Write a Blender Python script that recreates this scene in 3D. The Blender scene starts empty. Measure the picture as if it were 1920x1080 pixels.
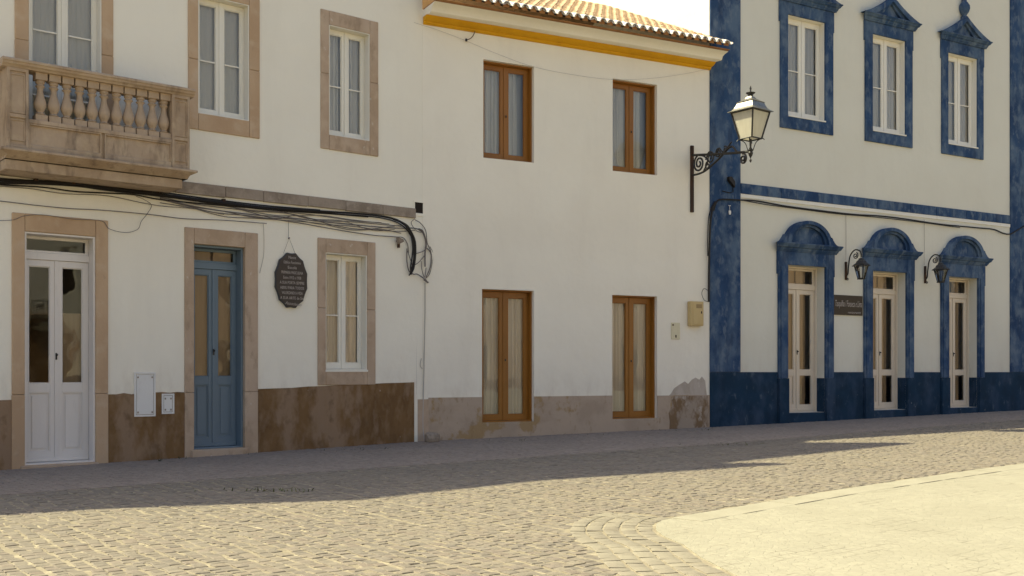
import bpy, bmesh, math, random
from mathutils import Vector, Matrix
random.seed(7)
SC = bpy.context.scene
COL = SC.collection
R = math.radians

# ------------------------------------------------------------------ camera, sky, sun, exposure
CAM_Z = 1.25
cd = bpy.data.cameras.new('camera'); cam = bpy.data.objects.new('camera', cd); COL.objects.link(cam)
cam.location = (0, 0, CAM_Z); cam.rotation_euler = (R(90), 0, 0)
cd.sensor_width = 36; cd.lens = 37.5; cd.shift_y = 158 / 1920; cd.clip_end = 2000; cd.clip_start = 0.1
SC.camera = cam
SUN_EL = R(50.6); SH_AZ = R(-5)                      # shadows fall along SH_AZ on the ground
w = bpy.data.worlds.new('World'); SC.world = w; w.use_nodes = True
wn = w.node_tree.nodes; wl = w.node_tree.links
sky = wn.new('ShaderNodeTexSky'); sky.sky_type = 'NISHITA'; sky.sun_disc = False
sky.sun_elevation = SUN_EL; sky.sun_rotation = math.atan2(-math.cos(SH_AZ), -math.sin(SH_AZ))
sky.air_density = 1.0; sky.dust_density = 4.0; sky.ozone_density = 1.0
wl.new(sky.outputs[0], wn['Background'].inputs[0]); wn['Background'].inputs[1].default_value = 0.115
sd = bpy.data.lights.new('sun', 'SUN'); sun = bpy.data.objects.new('sun', sd); COL.objects.link(sun)
sd.energy = 4.9; sd.angle = R(0.5); sd.color = (1.0, 0.92, 0.60)
sun.location = (-20, 10, 30)
sun.rotation_euler = Vector((math.cos(SUN_EL) * math.cos(SH_AZ), math.cos(SUN_EL) * math.sin(SH_AZ),
                             -math.sin(SUN_EL))).to_track_quat('-Z', 'Y').to_euler()
vs = SC.view_settings; vs.view_transform = 'Standard'; vs.look = 'None'; vs.exposure = 0.86; vs.gamma = 1

# ------------------------------------------------------------------ facades: real planes standing along the street
F, CX, HY = 2000.0, 960.0, 698.0
class Facade:
    def __init__(s, p, ang):
        s.p = p; s.a = ang; s.c = math.cos(ang); s.s = math.sin(ang)
    def hit(s, px, py, v=0.0):                     # survey of the photograph: metres along the facade and up
        dx = (px - CX) / F; dz = (HY - py) / F
        t = (-s.s * s.p[0] + s.c * s.p[1] - v) / (-s.s * dx + s.c)
        return ((dx * t - s.p[0]) * s.c + (t - s.p[1]) * s.s, CAM_Z + dz * t)
    def U(s, px, v=0.0): return s.hit(px, HY, v)[0]
    def Z(s, px, py, v=0.0): return s.hit(px, py, v)[1]
    def world(s, u, v=0.0): return (s.p[0] + u * s.c + v * s.s, s.p[1] + u * s.s - v * s.c)
P0 = (-1.5106, 17.7715)
O = Facade(P0, math.atan(1 / 1.95))
UO = O.U(1330)
B = Facade(O.world(UO), math.atan(1 / 1.691))
L = Facade(P0, math.atan(1 / 1.22))
def zg(x, y): return -0.0222 + 0.01607 * (0.87 * x + 0.49 * y)
def gp(px, py):
    dx = (px - CX) / F; dz = (HY - py) / F
    t = (-0.0222 - CAM_Z) / (dz - 0.01607 * (0.87 * dx + 0.49)); return (dx * t, t)

# ------------------------------------------------------------------ materials
def new_mat(name):
    m = bpy.data.materials.new(name); m.use_nodes = True
    nt = m.node_tree; b = nt.nodes['Principled BSDF']
    return m, nt, nt.nodes, nt.links, b
def N(nt, typ, **kw):
    n = nt.nodes.new(typ)
    for k, v in kw.items():
        if k.startswith('i_'): n.inputs[k[2:].replace('_', ' ')].default_value = v
        else: setattr(n, k, v)
    return n
def coords(nt, scale=(1, 1, 1), kind='Object'):
    tc = N(nt, 'ShaderNodeTexCoord'); mp = N(nt, 'ShaderNodeMapping')
    mp.inputs['Scale'].default_value = scale
    nt.links.new(tc.outputs[kind], mp.inputs[0]); return mp.outputs[0]
def noise(nt, scale, detail=4, rough=0.55, stretch=(1, 1, 1), dist=0.0):
    n = N(nt, 'ShaderNodeTexNoise'); n.inputs['Scale'].default_value = scale
    n.inputs['Detail'].default_value = detail; n.inputs['Roughness'].default_value = rough
    n.inputs['Distortion'].default_value = dist
    nt.links.new(coords(nt, stretch), n.inputs['Vector']); return n.outputs['Fac']
def ramp(nt, fac, a, b, va=(0, 0, 0, 1), vb=(1, 1, 1, 1)):
    r = N(nt, 'ShaderNodeValToRGB'); r.color_ramp.elements[0].position = a; r.color_ramp.elements[1].position = b
    r.color_ramp.elements[0].color = va; r.color_ramp.elements[1].color = vb
    nt.links.new(fac, r.inputs[0]); return r.outputs[0]
def c4(c): return (c[0], c[1], c[2], 1)
def mix(nt, fac, a, b):
    m = N(nt, 'ShaderNodeMix'); m.data_type = 'RGBA'
    for sock, v in ((m.inputs[0], fac), (m.inputs[6], a), (m.inputs[7], b)):
        if isinstance(v, tuple): sock.default_value = c4(v)
        elif isinstance(v, (int, float)): sock.default_value = v
        else: nt.links.new(v, sock)
    return m.outputs[2]
def mul(nt, a, k):
    m = N(nt, 'ShaderNodeMath', operation='MULTIPLY'); nt.links.new(a, m.inputs[0])
    if isinstance(k, (int, float)): m.inputs[1].default_value = k
    else: nt.links.new(k, m.inputs[1])
    return m.outputs[0]
def bump(nt, b, hs):                               # hs: list of (height socket, distance)
    prev = None
    for h, d in hs:
        n = N(nt, 'ShaderNodeBump'); n.inputs['Distance'].default_value = d; n.inputs['Strength'].default_value = 1
        nt.links.new(h, n.inputs['Height'])
        if prev: nt.links.new(prev, n.inputs['Normal'])
        prev = n.outputs[0]
    nt.links.new(prev, b.inputs['Normal'])

def layered(name, base, layers, rough=0.85, bumps=((40, .002), (3, .01)), spec=0.25):
    """base colour, then layers (colour, noise scale, stretch, lo, hi, amount): patches of wear, paint or dirt"""
    m, nt, n, l, b = new_mat(name)
    col = base
    for (c, s, st, lo, hi, amt) in layers:
        f = mul(nt, ramp(nt, noise(nt, s, 6, .6, st), lo, hi), amt)
        col = mix(nt, f, col, c)
    if isinstance(col, tuple): b.inputs['Base Color'].default_value = c4(col)
    else: l.new(col, b.inputs['Base Color'])
    b.inputs['Roughness'].default_value = rough; b.inputs['Specular IOR Level'].default_value = spec
    if bumps: bump(nt, b, [(noise(nt, s, 5), d) for s, d in bumps])
    return m

WHITE = (.86, .81, .69)
def plaster_mat(name, base, alt, low_dirt):
    m, nt, n, l, b = new_mat(name)
    col = mix(nt, mul(nt, ramp(nt, noise(nt, .7, 4), .4, .65), .7), base, alt)
    col = mix(nt, mul(nt, ramp(nt, noise(nt, 2.0, 6, .65, (1, 1, .12)),   .52, .8), .13), col, (.52, .46, .38))   # run-off streaks
    col = mix(nt, mul(nt, ramp(nt, noise(nt, 9, 6, .7), .66, .74), .25), col, (.6, .55, .48))                    # small scuffs
    # splash dirt low on the wall
    tc = N(nt, 'ShaderNodeTexCoord'); sp = N(nt, 'ShaderNodeSeparateXYZ'); l.new(tc.outputs['Object'], sp.inputs[0])
    mr = N(nt, 'ShaderNodeMapRange'); mr.inputs['From Min'].default_value = low_dirt + .5; mr.inputs['From Max'].default_value = low_dirt
    l.new(sp.outputs['Z'], mr.inputs['Value'])
    col = mix(nt, mul(nt, mul(nt, mr.outputs[0], ramp(nt, noise(nt, 5, 6, .65, (1, 1, .4)), .45, .7)), .3), col, (.5, .4, .3))
    l.new(col, b.inputs['Base Color']); b.inputs['Roughness'].default_value = .9; b.inputs['Specular IOR Level'].default_value = .2
    bump(nt, b, [(noise(nt, 1.3, 3), .02), (noise(nt, 7, 4), .006), (noise(nt, 70, 4), .0015)])
    return m
M = {}
M['plaster_left'] = plaster_mat('whitewash left', WHITE, (.82, .765, .65), 1.0)
M['plaster_mid'] = plaster_mat('whitewash middle', (.855, .80, .68), (.80, .74, .625), .85)
M['plaster_blue'] = plaster_mat('cream whitewash', (.71, .685, .585), (.67, .64, .54), 1.25)
M['sandstone'] = layered('tan sandstone', (.49, .37, .27), [((.42, .30, .20), 1.5, (1, 1, .5), .4, .62, .9), ((.56, .43, .31), 4, (1, 1, 1), .5, .7, .6),
                         ((.27, .20, .14), 6, (1, 1, .5), .55, .70, .6), ((.62, .55, .46), 12, (1, 1, .6), .66, .72, .6)], bumps=((30, .003), (5, .006)))
M['sandstone_warm'] = layered('ochre sandstone', (.53, .375, .24), [((.45, .30, .18), 1.5, (1, 1, .5), .4, .62, .8), ((.57, .44, .31), 4, (1, 1, 1), .52, .7, .6),
                         ((.30, .23, .17), 9, (1, 1, .5), .62, .75, .4)], bumps=((30, .003), (5, .006)))
M['balcony_stone'] = layered('weathered balcony stone', (.46, .35, .25), [((.36, .255, .165), 2.2, (1, 1, .6), .42, .66, .9), ((.54, .42, .28), 6, (1, 1, 1), .5, .72, .6),
                         ((.16, .115, .08), 3.4, (1.6, 1.6, .45), .54, .70, .75), ((.15, .11, .08), 11, (1, 1, .3), .6, .72, .5)], bumps=((35, .003), (6, .006)))
M['grey_band'] = layered('grey weathered stone band', (.32, .26, .205), [((.21, .165, .125), 2.5, (1, 1, 1), .45, .62, .8), ((.43, .36, .29), 7, (1, 1, 1), .55, .7, .6)], bumps=((30, .004), (5, .008)))
M['brown_plinth'] = layered('worn brown plinth paint', (.20, .112, .046), [((.145, .078, .030), 3, (1, 1, .5), .42, .6, .9), ((.33, .225, .145), 1.0, (1.5, 1.5, .7), .49, .57, .75),
                         ((.27, .175, .095), 8, (1, 1, .5), .48, .68, .6), ((.11, .06, .025), 5, (1, 1, .7), .55, .7, .6), ((.62, .54, .44), 13, (1, 1, .6), .72, .76, .7)], bumps=((35, .003), (4, .01)))
M['pale_plinth'] = layered('peeling pinkish plinth', (.45, .35, .26), [((.385, .295, .215), 2, (1, 1, 1), .45, .6, .8), ((.35, .23, .105), 1.6, (1, 1, .9), .55, .59, .85),
                         ((.24, .155, .07), 9, (1, 1, .5), .58, .68, .5)], bumps=((35, .003), (4, .01)))
M['bare_plaster'] = layered('bare grey plaster', (.50, .43, .36), [((.42, .35, .28), 5, (1, 1, .5), .45, .6, .8), ((.62, .56, .48), 9, (1, 1, .6), .6, .7, .6)], bumps=((35, .004), (6, .01)))
M['damp_patch'] = layered('damp peeled plaster', (.36, .285, .215), [((.19, .115, .055), 2.6, (1, 1, .7), .45, .55, .9), ((.50, .43, .36), 6, (1, 1, .5), .54, .62, .8)], bumps=((35, .004), (6, .012)))
M['blue'] = layered('mottled blue limewash', (.027, .066, .148), [((.017, .044, .108), 1.3, (1, 1, .5), .40, .58, .9), ((.105, .155, .225), 2.2, (1, 1, .7), .44, .64, .8),
                         ((.15, .19, .24), 7, (1, 1, .6), .52, .64, .55), ((.02, .04, .09), 5, (1, 1, .3), .55, .66, .6), ((.45, .47, .48), 13, (1, 1, 1), .76, .78, .5)], bumps=((30, .003), (5, .006)))
M['blue_dark'] = layered('dark blue plinth paint', (.009, .035, .072), [((.007, .026, .052), 2, (1, 1, 1), .42, .6, .9), ((.045, .072, .12), 2.6, (1, 1, .6), .47, .68, .7),
                         ((.10, .13, .165), 9, (1, 1, .5), .60, .72, .6), ((.42, .42, .40), 16, (1, 1, .7), .70, .73, .7)], bumps=((30, .003), (5, .006)))
def paint(name, c, d, rough=.45): return layered(name, c, [(d, 3, (1, 1, .3), .45, .7, .6), (tuple(x * .7 for x in c), 18, (1, 1, .2), .6, .75, .25)], rough=rough, bumps=((60, .0008),), spec=.4)
M['white_paint'] = paint('white gloss paint', (.80, .76, .66), (.74, .69, .58))
M['cool_white'] = paint('cool white door paint', (.74, .69, .64), (.68, .63, .58))
M['cream_paint'] = paint('cream joinery paint', (.72, .62, .49), (.66, .56, .43))
M['blue_paint'] = paint('powder blue door paint', (.15, .205, .25), (.13, .18, .22))
M['orange_wood'] = paint('varnished orange wood', (.30, .122, .017), (.21, .082, .011), .38)
M['yellow'] = layered('yellow cornice paint', (.66, .33, .006), [((.56, .27, .005), 3, (1, 1, 1), .45, .65, .7)], rough=.6, bumps=((30, .001),))
M['brown_edge'] = layered('terracotta under course', (.36, .17, .06), [((.25, .11, .04), 6, (1, 1, 1), .45, .65, .8)])
M['iron'] = layered('black wrought iron', (.018, .016, .014), [((.06, .035, .02), 14, (1, 1, 1), .6, .75, .5)], rough=.5, bumps=((60, .001),), spec=.5)
M['rust_iron'] = layered('rusty iron plate', (.045, .026, .017), [((.13, .055, .02), 6, (1, 1, .5), .5, .7, .7)], rough=.7, bumps=((60, .001),))
M['lamp_roof'] = layered('aged lamp metal', (.30, .29, .25), [((.12, .10, .08), 8, (1, 1, 1), .5, .7, .6)], rough=.38, bumps=((40, .001),), spec=.6)
M['lamp_roof'].node_tree.nodes['Principled BSDF'].inputs['Metallic'].default_value = .75
M['cable'] = layered('black cable', (.022, .019, .017), [], rough=.5, bumps=None)
M['wire'] = layered('grey wire', (.16, .14, .13), [], rough=.6, bumps=None)
M['pale_wire'] = layered('whitewashed wire', (.45, .41, .37), [], rough=.7, bumps=None)
M['plaque'] = layered('dark brown carved plaque', (.042, .028, .020), [((.07, .05, .035), 8, (1, 1, 1), .45, .7, .6)], rough=.45, bumps=((20, .003),), spec=.4)
M['plaque_rim'] = layered('dark slate rim', (.05, .05, .055), [((.15, .14, .14), 20, (1, 1, 1), .62, .7, .6)], rough=.5)
M['lettering'] = layered('faded painted lettering', (.42, .37, .33), [], bumps=None)
M['sign'] = layered('dark brown sign board', (.048, .034, .020), [((.07, .05, .03), 5, (1, 1, 1), .45, .7, .6)], rough=.5, bumps=None)
M['beige_box'] = layered('yellowed plastic box', (.56, .42, .20), [((.46, .33, .14), 6, (1, 1, .6), .5, .7, .5), ((.25, .14, .06), 20, (1, 1, 1), .68, .74, .6)], rough=.5)
M['beige_plate'] = layered('yellowed cover plate', (.66, .60, .42), [((.50, .42, .28), 12, (1, 1, .6), .55, .7, .5)], rough=.6)
M['tan_strip'] = layered('tan window strip', (.34, .24, .12), [], bumps=None)
M['hatch'] = layered('white painted hatch', (.74, .72, .68), [((.62, .58, .52), 9, (1, 1, .5), .55, .7, .5)], rough=.6)
M['dark_hole'] = layered('dark cavity', (.02, .014, .01), [], bumps=None)
M['black_line'] = layered('grimy joint', (.07, .06, .05), [], bumps=None)
M['rock'] = layered('loose stone', (.33, .27, .21), [((.2, .15, .1), 12, (1, 1, 1), .45, .65, .8)], bumps=((25, .01),))
M['weed'] = layered('dry green weeds', (.07, .085, .03), [((.12, .11, .04), 14, (1, 1, 1), .45, .6, .8)], bumps=None)
M['interior'] = layered('dim room wall', (.30, .24, .17), [], bumps=None)
M['white_trim'] = layered('white moulding', (.78, .75, .68), [((.6, .56, .5), 9, (1, 1, .5), .58, .7, .4)])

def tile_mat(name, cols):
    m, nt, n, l, b = new_mat(name)
    g = N(nt, 'ShaderNodeNewGeometry')
    r = N(nt, 'ShaderNodeValToRGB'); e = r.color_ramp.elements
    e[0].color = c4(cols[0]); e[1].color = c4(cols[-1])
    for i, c in enumerate(cols[1:-1]):
        x = e.new((i + 1) / (len(cols) - 1)); x.color = c4(c)
    l.new(g.outputs['Random Per Island'], r.inputs[0])
    col = mix(nt, mul(nt, ramp(nt, noise(nt, 14, 5), .5, .7), .3), r.outputs[0], (.62, .48, .32))
    col = mix(nt, mul(nt, ramp(nt, noise(nt, 5, 5), .58, .7), .5), col, (.2, .15, .1))
    l.new(col, b.inputs['Base Color']); b.inputs['Roughness'].default_value = .9
    bump(nt, b, [(noise(nt, 50, 4), .002)])
    return m
M['tile'] = tile_mat('clay roof tile', [(.50, .335, .20), (.55, .39, .25), (.43, .28, .165), (.58, .43, .28), (.50, .35, .22)])
M['tile_white'] = layered('whitewashed tile end', (.72, .68, .60), [((.45, .33, .22), 14, (1, 1, 1), .5, .66, .8), ((.25, .22, .2), 25, (1, 1, 1), .6, .7, .7)])

def stone_mat(name, cols, dust, spec=.3):
    m, nt, n, l, b = new_mat(name)
    g = N(nt, 'ShaderNodeNewGeometry')
    r = N(nt, 'ShaderNodeValToRGB'); e = r.color_ramp.elements
    e[0].color = c4(cols[0]); e[1].color = c4(cols[-1])
    for i, c in enumerate(cols[1:-1]):
        x = e.new((i + 1) / (len(cols) - 1)); x.color = c4(c)
    l.new(g.outputs['Random Per Island'], r.inputs[0])
    col = mix(nt, mul(nt, ramp(nt, noise(nt, .8, 5), .45, .68), .55), r.outputs[0], dust)
    col = mix(nt, mul(nt, ramp(nt, noise(nt, 26, 6), .45, .7), .35), col, (.24, .21, .17))
    l.new(col, b.inputs['Base Color']); b.inputs['Roughness'].default_value = .8; b.inputs['Specular IOR Level'].default_value = spec
    bump(nt, b, [(noise(nt, 22, 5), .006), (noise(nt, 110, 3), .002)])
    return m
M['cobble'] = stone_mat('granite setts', [(.150, .130, .105), (.188, .166, .131), (.143, .127, .107), (.212, .185, .142), (.176, .145, .117), (.19, .168, .139)], (.205, .178, .137))
M['pale_sett'] = stone_mat('pale setts', [(.20, .178, .138), (.245, .22, .17), (.19, .168, .13), (.26, .235, .178)], (.28, .255, .19))
M['pave_stone'] = stone_mat('small pavement stones', [(.23, .19, .16), (.275, .23, .19), (.205, .17, .145), (.295, .25, .205), (.25, .20, .17)], (.205, .172, .147))
M['sand'] = layered('sandy joint filling', (.255, .222, .16), [((.22, .19, .135), 1.5, (1, 1, 1), .42, .6, .8), ((.38, .335, .235), 5, (1, 1, 1), .52, .66, .8), ((.15, .125, .09), 30, (1, 1, 1), .55, .7, .6)], bumps=((60, .004),))
def mosaic(name, c1, c2, joint, scale, jw, bd, dirt, dirt_amt):
    m, nt, n, l, b = new_mat(name)
    v = N(nt, 'ShaderNodeTexVoronoi'); v.feature = 'DISTANCE_TO_EDGE'; v.inputs['Scale'].default_value = scale; v.inputs['Randomness'].default_value = .75
    v2 = N(nt, 'ShaderNodeTexVoronoi'); v2.inputs['Scale'].default_value = scale; v2.inputs['Randomness'].default_value = .75
    co = coords(nt); l.new(co, v.inputs['Vector']); l.new(co, v2.inputs['Vector'])
    sepc = N(nt, 'ShaderNodeSeparateColor'); l.new(v2.outputs['Color'], sepc.inputs[0])
    col = mix(nt, sepc.outputs[0], c1, c2)
    col = mix(nt, mul(nt, ramp(nt, noise(nt, .9, 6), .45, .66), dirt_amt), col, dirt)
    edge = ramp(nt, v.outputs['Distance'], 0, jw)
    col = mix(nt, edge, joint, col)
    l.new(col, b.inputs['Base Color']); b.inputs['Roughness'].default_value = .8; b.inputs['Specular IOR Level'].default_value = .3
    bump(nt, b, [(edge, bd), (sepc.outputs[1], bd * .6), (noise(nt, 60, 4), .002)])
    return m
M['pavement'] = mosaic('small stone pavement', (.265, .222, .185), (.31, .26, .215), (.23, .19, .155), 16, .12, .004, (.23, .195, .165), .7)
M['plaza'] = mosaic('pale limestone pavement', (.288, .270, .208), (.322, .302, .23), (.292, .274, .208), 16, .04, .002, (.27, .252, .19), .75)
def plaza_dashes():
    m = M['plaza']; nt = m.node_tree; l = nt.links; b = nt.nodes['Principled BSDF']
    br = N(nt, 'ShaderNodeTexBrick'); mp = N(nt, 'ShaderNodeMapping'); tc = N(nt, 'ShaderNodeTexCoord')
    mp.inputs['Rotation'].default_value = (0, 0, R(-38)); l.new(tc.outputs['Object'], mp.inputs[0])
    wob = N(nt, 'ShaderNodeVectorMath', operation='ADD'); nz_ = N(nt, 'ShaderNodeTexNoise'); nz_.inputs['Scale'].default_value = 3
    sc_ = N(nt, 'ShaderNodeVectorMath', operation='SCALE'); sc_.inputs['Scale'].default_value = .05
    l.new(mp.outputs[0], nz_.inputs['Vector']); l.new(nz_.outputs['Color'], sc_.inputs[0]); l.new(mp.outputs[0], wob.inputs[0]); l.new(sc_.outputs[0], wob.inputs[1])
    l.new(wob.outputs[0], br.inputs['Vector'])
    br.inputs['Scale'].default_value = 1; br.inputs['Brick Width'].default_value = .16; br.inputs['Row Height'].default_value = .105; br.inputs['Mortar Size'].default_value = .007; br.inputs['Mortar Smooth'].default_value = .3
    mask = ramp(nt, noise(nt, 2.6, 5, .7), .50, .62)
    f = mul(nt, mul(nt, br.outputs['Fac'], mask), .5)
    old = b.inputs['Base Color'].links[0].from_socket
    l.new(mix(nt, f, old, (.11, .09, .065)), b.inputs['Base Color'])
plaza_dashes()
M['kerb'] = layered('pale limestone kerb', (.305, .285, .22), [((.265, .246, .187), 3, (1, 1, 1), .45, .62, .7)], bumps=((40, .003), (5, .006)))
M['earth'] = layered('far paving', (.27, .24, .19), [((.22, .19, .15), 2, (1, 1, 1), .45, .6, .8)], bumps=((8, .02),))

def glass_mat(name, ior, tint=(1, 1, 1), wav=.0015):
    m, nt, n, l, b = new_mat(name); n.remove(b)
    fr = N(nt, 'ShaderNodeFresnel'); fr.inputs['IOR'].default_value = ior
    tr = N(nt, 'ShaderNodeBsdfTransparent'); tr.inputs[0].default_value = c4(tint)
    gl = N(nt, 'ShaderNodeBsdfGlossy'); gl.inputs['Roughness'].default_value = .015
    bp = N(nt, 'ShaderNodeBump'); bp.inputs['Distance'].default_value = wav; bp.inputs['Strength'].default_value = 1
    l.new(noise(nt, 2.2, 1), bp.inputs['Height']); l.new(bp.outputs[0], gl.inputs['Normal']); l.new(bp.outputs[0], fr.inputs['Normal'])
    mx = N(nt, 'ShaderNodeMixShader'); l.new(fr.outputs[0], mx.inputs[0]); l.new(tr.outputs[0], mx.inputs[1]); l.new(gl.outputs[0], mx.inputs[2])
    l.new(mx.outputs[0], n['Material Output'].inputs[0]); return m
M['glass'] = glass_mat('window glass', 1.7, (.98, .98, .97))
M['old_glass'] = glass_mat('wavy old door glass', 1.6, (.86, .83, .78), .004)
def cloth(name, c, d):
    m, nt, n, l, b = new_mat(name)
    col = mix(nt, ramp(nt, noise(nt, 5, 4, .5, (3, 3, .15)), .4, .7), c, d)
    l.new(col, b.inputs['Base Color']); b.inputs['Roughness'].default_value = .95
    tr = N(nt, 'ShaderNodeBsdfTranslucent'); l.new(col, tr.inputs[0])
    mx = N(nt, 'ShaderNodeMixShader'); mx.inputs[0].default_value = .15
    l.new(b.outputs[0], mx.inputs[1]); l.new(tr.outputs[0], mx.inputs[2]); l.new(mx.outputs[0], n['Material Output'].inputs[0]); return m
M['net_curtain'] = cloth('pale net curtain', (.92, .85, .75), (.82, .75, .65))
M['grey_curtain'] = cloth('grey blue curtain', (.88, .86, .82), (.74, .72, .69))
M['blind'] = cloth('pale grey blind', (.80, .77, .71), (.76, .73, .67))
M['shade'] = cloth('grey gap backing', (.50, .50, .50), (.46, .46, .46))
M['tan_curtain'] = cloth('tan paper blind', (.56, .44, .31), (.50, .39, .27))
M['milk_glass'] = cloth('frosted lamp glass', (.80, .76, .62), (.74, .70, .56))
for nn in M['milk_glass'].node_tree.nodes:
    if nn.type == 'MIX_SHADER': nn.inputs[0].default_value = .45

# ------------------------------------------------------------------ mesh helpers
class MB:
    def __init__(s): s.v = []; s.f = []
    def add(s, vs, fs):
        o = len(s.v); s.v += [tuple(p) for p in vs]; s.f += [tuple(i + o for i in f) for f in fs]; return s
    def box(s, u0, u1, v0, v1, z0, z1):            # v = outward from the facade
        vs = [(u, -v, z) for z in (z0, z1) for v in (v0, v1) for u in (u0, u1)]
        return s.add(vs, [(0, 1, 3, 2), (4, 6, 7, 5), (0, 4, 5, 1), (2, 3, 7, 6), (0, 2, 6, 4), (1, 5, 7, 3)])
    def prism(s, poly, v0, v1):                    # polygon in (u, z) extruded v0..v1
        n = len(poly)
        vs = [(u, -v0, z) for u, z in poly] + [(u, -v1, z) for u, z in poly]
        return s.add(vs, [tuple(range(n)), tuple(range(2 * n - 1, n - 1, -1))] + [(i, (i + 1) % n, n + (i + 1) % n, n + i) for i in range(n)])
    def ring(s, u0, u1, z0, z1, tl, tr, tb, tt, v0, v1):
        o = [(u0, z0), (u1, z0), (u1, z1), (u0, z1)]; i = [(u0 + tl, z0 + tb), (u1 - tr, z0 + tb), (u1 - tr, z1 - tt), (u0 + tl, z1 - tt)]
        vs = [(u, -v, z) for v in (v0, v1) for u, z in o + i]
        fs = []
        for k in range(4):
            n = (k + 1) % 4
            fs += [(k, n, 4 + n, 4 + k), (8 + k, 12 + k, 12 + n, 8 + n), (k, 8 + k, 8 + n, n), (4 + k, 4 + n, 12 + n, 12 + k)]
        return s.add(vs, fs)
    def profile(s, prof, u0, u1, ret0=0, ret1=0):  # profile of (v, z) swept along u; ends stretched by v*ret (mitred tips)
        n = len(prof)
        vs = [(u0 - ret0 * v, -v, z) for v, z in prof] + [(u1 + ret1 * v, -v, z) for v, z in prof]
        return s.add(vs, [tuple(range(n)), tuple(range(2 * n - 1, n - 1, -1))] + [(i, (i + 1) % n, n + (i + 1) % n, n + i) for i in range(n)])
    def tube(s, path, r, seg=6):
        path = [Vector(p) for p in path]; n = len(path); rr = r if isinstance(r, (list, tuple)) else [r] * n
        o = len(s.v); prev = None
        for i, p in enumerate(path):
            d = (path[min(i + 1, n - 1)] - path[max(i - 1, 0)])
            d = d.normalized() if d.length > 1e-9 else Vector((0, 0, 1))
            a = Vector((0, 0, 1)) if abs(d.z) < .9 else Vector((1, 0, 0))
            if prev is not None: x = (prev - d * prev.dot(d)).normalized()
            else: x = d.cross(a).normalized()
            prev = x; y = d.cross(x)
            for k in range(seg):
                t = 2 * math.pi * k / seg; s.v.append(tuple(p + (x * math.cos(t) + y * math.sin(t)) * rr[i]))
        for i in range(n - 1):
            for k in range(seg):
                a = o + i * seg + k; b = o + i * seg + (k + 1) % seg; s.f.append((a, b, b + seg, a + seg))
        s.f.append(tuple(o + k for k in range(seg))); s.f.append(tuple(o + (n - 1) * seg + k for k in reversed(range(seg)))); return s
    def lathe(s, prof, c, seg=12, sq=False):       # (radius, z) about vertical axis at c
        o = len(s.v); n = len(prof)
        for r, z in prof:
            for k in range(seg):
                t = 2 * math.pi * (k + (.5 if seg == 4 else 0)) / seg; q = r * (math.sqrt(2) if seg == 4 else 1)
                s.v.append((c[0] + q * math.cos(t), c[1] + q * math.sin(t), c[2] + z))
        for i in range(n - 1):
            for k in range(seg):
                a = o + i * seg + k; b = o + i * seg + (k + 1) % seg; s.f.append((a, b, b + seg, a + seg))
        s.f.append(tuple(o + k for k in reversed(range(seg)))); s.f.append(tuple(o + (n - 1) * seg + k for k in range(seg))); return s
    def build(s, name, mat, parent=None, bevel=0, smooth=False, recalc=True):
        me = bpy.data.meshes.new(name); me.from_pydata(s.v, [], s.f)
        if recalc:
            bm = bmesh.new(); bm.from_mesh(me); bmesh.ops.recalc_face_normals(bm, faces=bm.faces); bm.to_mesh(me); bm.free()
        me.materials.append(M[mat]); me.update()
        if smooth:
            me.shade_smooth(); me.set_sharp_from_angle(angle=R(38))
        o = bpy.data.objects.new(name, me); COL.objects.link(o)
        if parent: o.parent = parent
        if bevel:
            b = o.modifiers.new('bevel', 'BEVEL'); b.width = bevel; b.segments = 2; b.limit_method = 'ANGLE'; b.angle_limit = R(40)
        return o
def tag(o, label, cat, group=None, kind=None):
    if label: o['label'] = label
    if cat: o['category'] = cat
    if group: o['group'] = group
    if kind: o['kind'] = kind
    return o
def thing(name, label, cat, fac, u=0, v=0, z=0, group=None):
    o = bpy.data.objects.new(name, None); COL.objects.link(o)
    x, y = fac.world(u, v); o.location = (x, y, z); o.rotation_euler = (0, 0, fac.a); o.empty_display_size = .2
    return tag(o, label, cat, group)
def spin(mb, c, a):
    ca, sa = math.cos(a), math.sin(a)
    mb.v = [(c[0] + (x - c[0]) * ca - (y - c[1]) * sa, c[1] + (x - c[0]) * sa + (y - c[1]) * ca, z) for x, y, z in mb.v]; return mb
def smooth_path(pts, n=8):
    pts = [Vector(p) for p in pts]; out = []
    P = [pts[0] * 2 - pts[1]] + pts + [pts[-1] * 2 - pts[-2]]
    for i in range(1, len(P) - 2):
        for k in range(n):
            t = k / n; a, b, c, d = P[i - 1], P[i], P[i + 1], P[i + 2]
            out.append(.5 * ((2 * b) + (c - a) * t + (2 * a - 5 * b + 4 * c - d) * t * t + (3 * b - a - 3 * c + d) * t ** 3))
    out.append(pts[-1]); return out

def wall_sheet(u0, u1, z0, z1, holes, depth):
    mb = MB()
    us = sorted({u0, u1} | {h[0] for h in holes} | {h[1] for h in holes}); zs = sorted({z0, z1} | {h[2] for h in holes} | {h[3] for h in holes})
    idx = {}
    for i, u in enumerate(us):
        for j, z in enumerate(zs): idx[i, j] = len(mb.v); mb.v.append((u, 0, z))
    for i in range(len(us) - 1):
        for j in range(len(zs) - 1):
            cu, cz = (us[i] + us[i + 1]) / 2, (zs[j] + zs[j + 1]) / 2
            if any(h[0] < cu < h[1] and h[2] < cz < h[3] for h in holes): continue
            mb.f.append((idx[i, j], idx[i + 1, j], idx[i + 1, j + 1], idx[i, j + 1]))
    for a, b, c, d in holes:
        mb.add([(a, 0, c), (b, 0, c), (b, 0, d), (a, 0, d), (a, depth, c), (b, depth, c), (b, depth, d), (a, depth, d)],
               [(0, 4, 5, 1), (1, 5, 6, 2), (2, 6, 7, 3), (3, 7, 4, 0)])
    return mb
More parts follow.
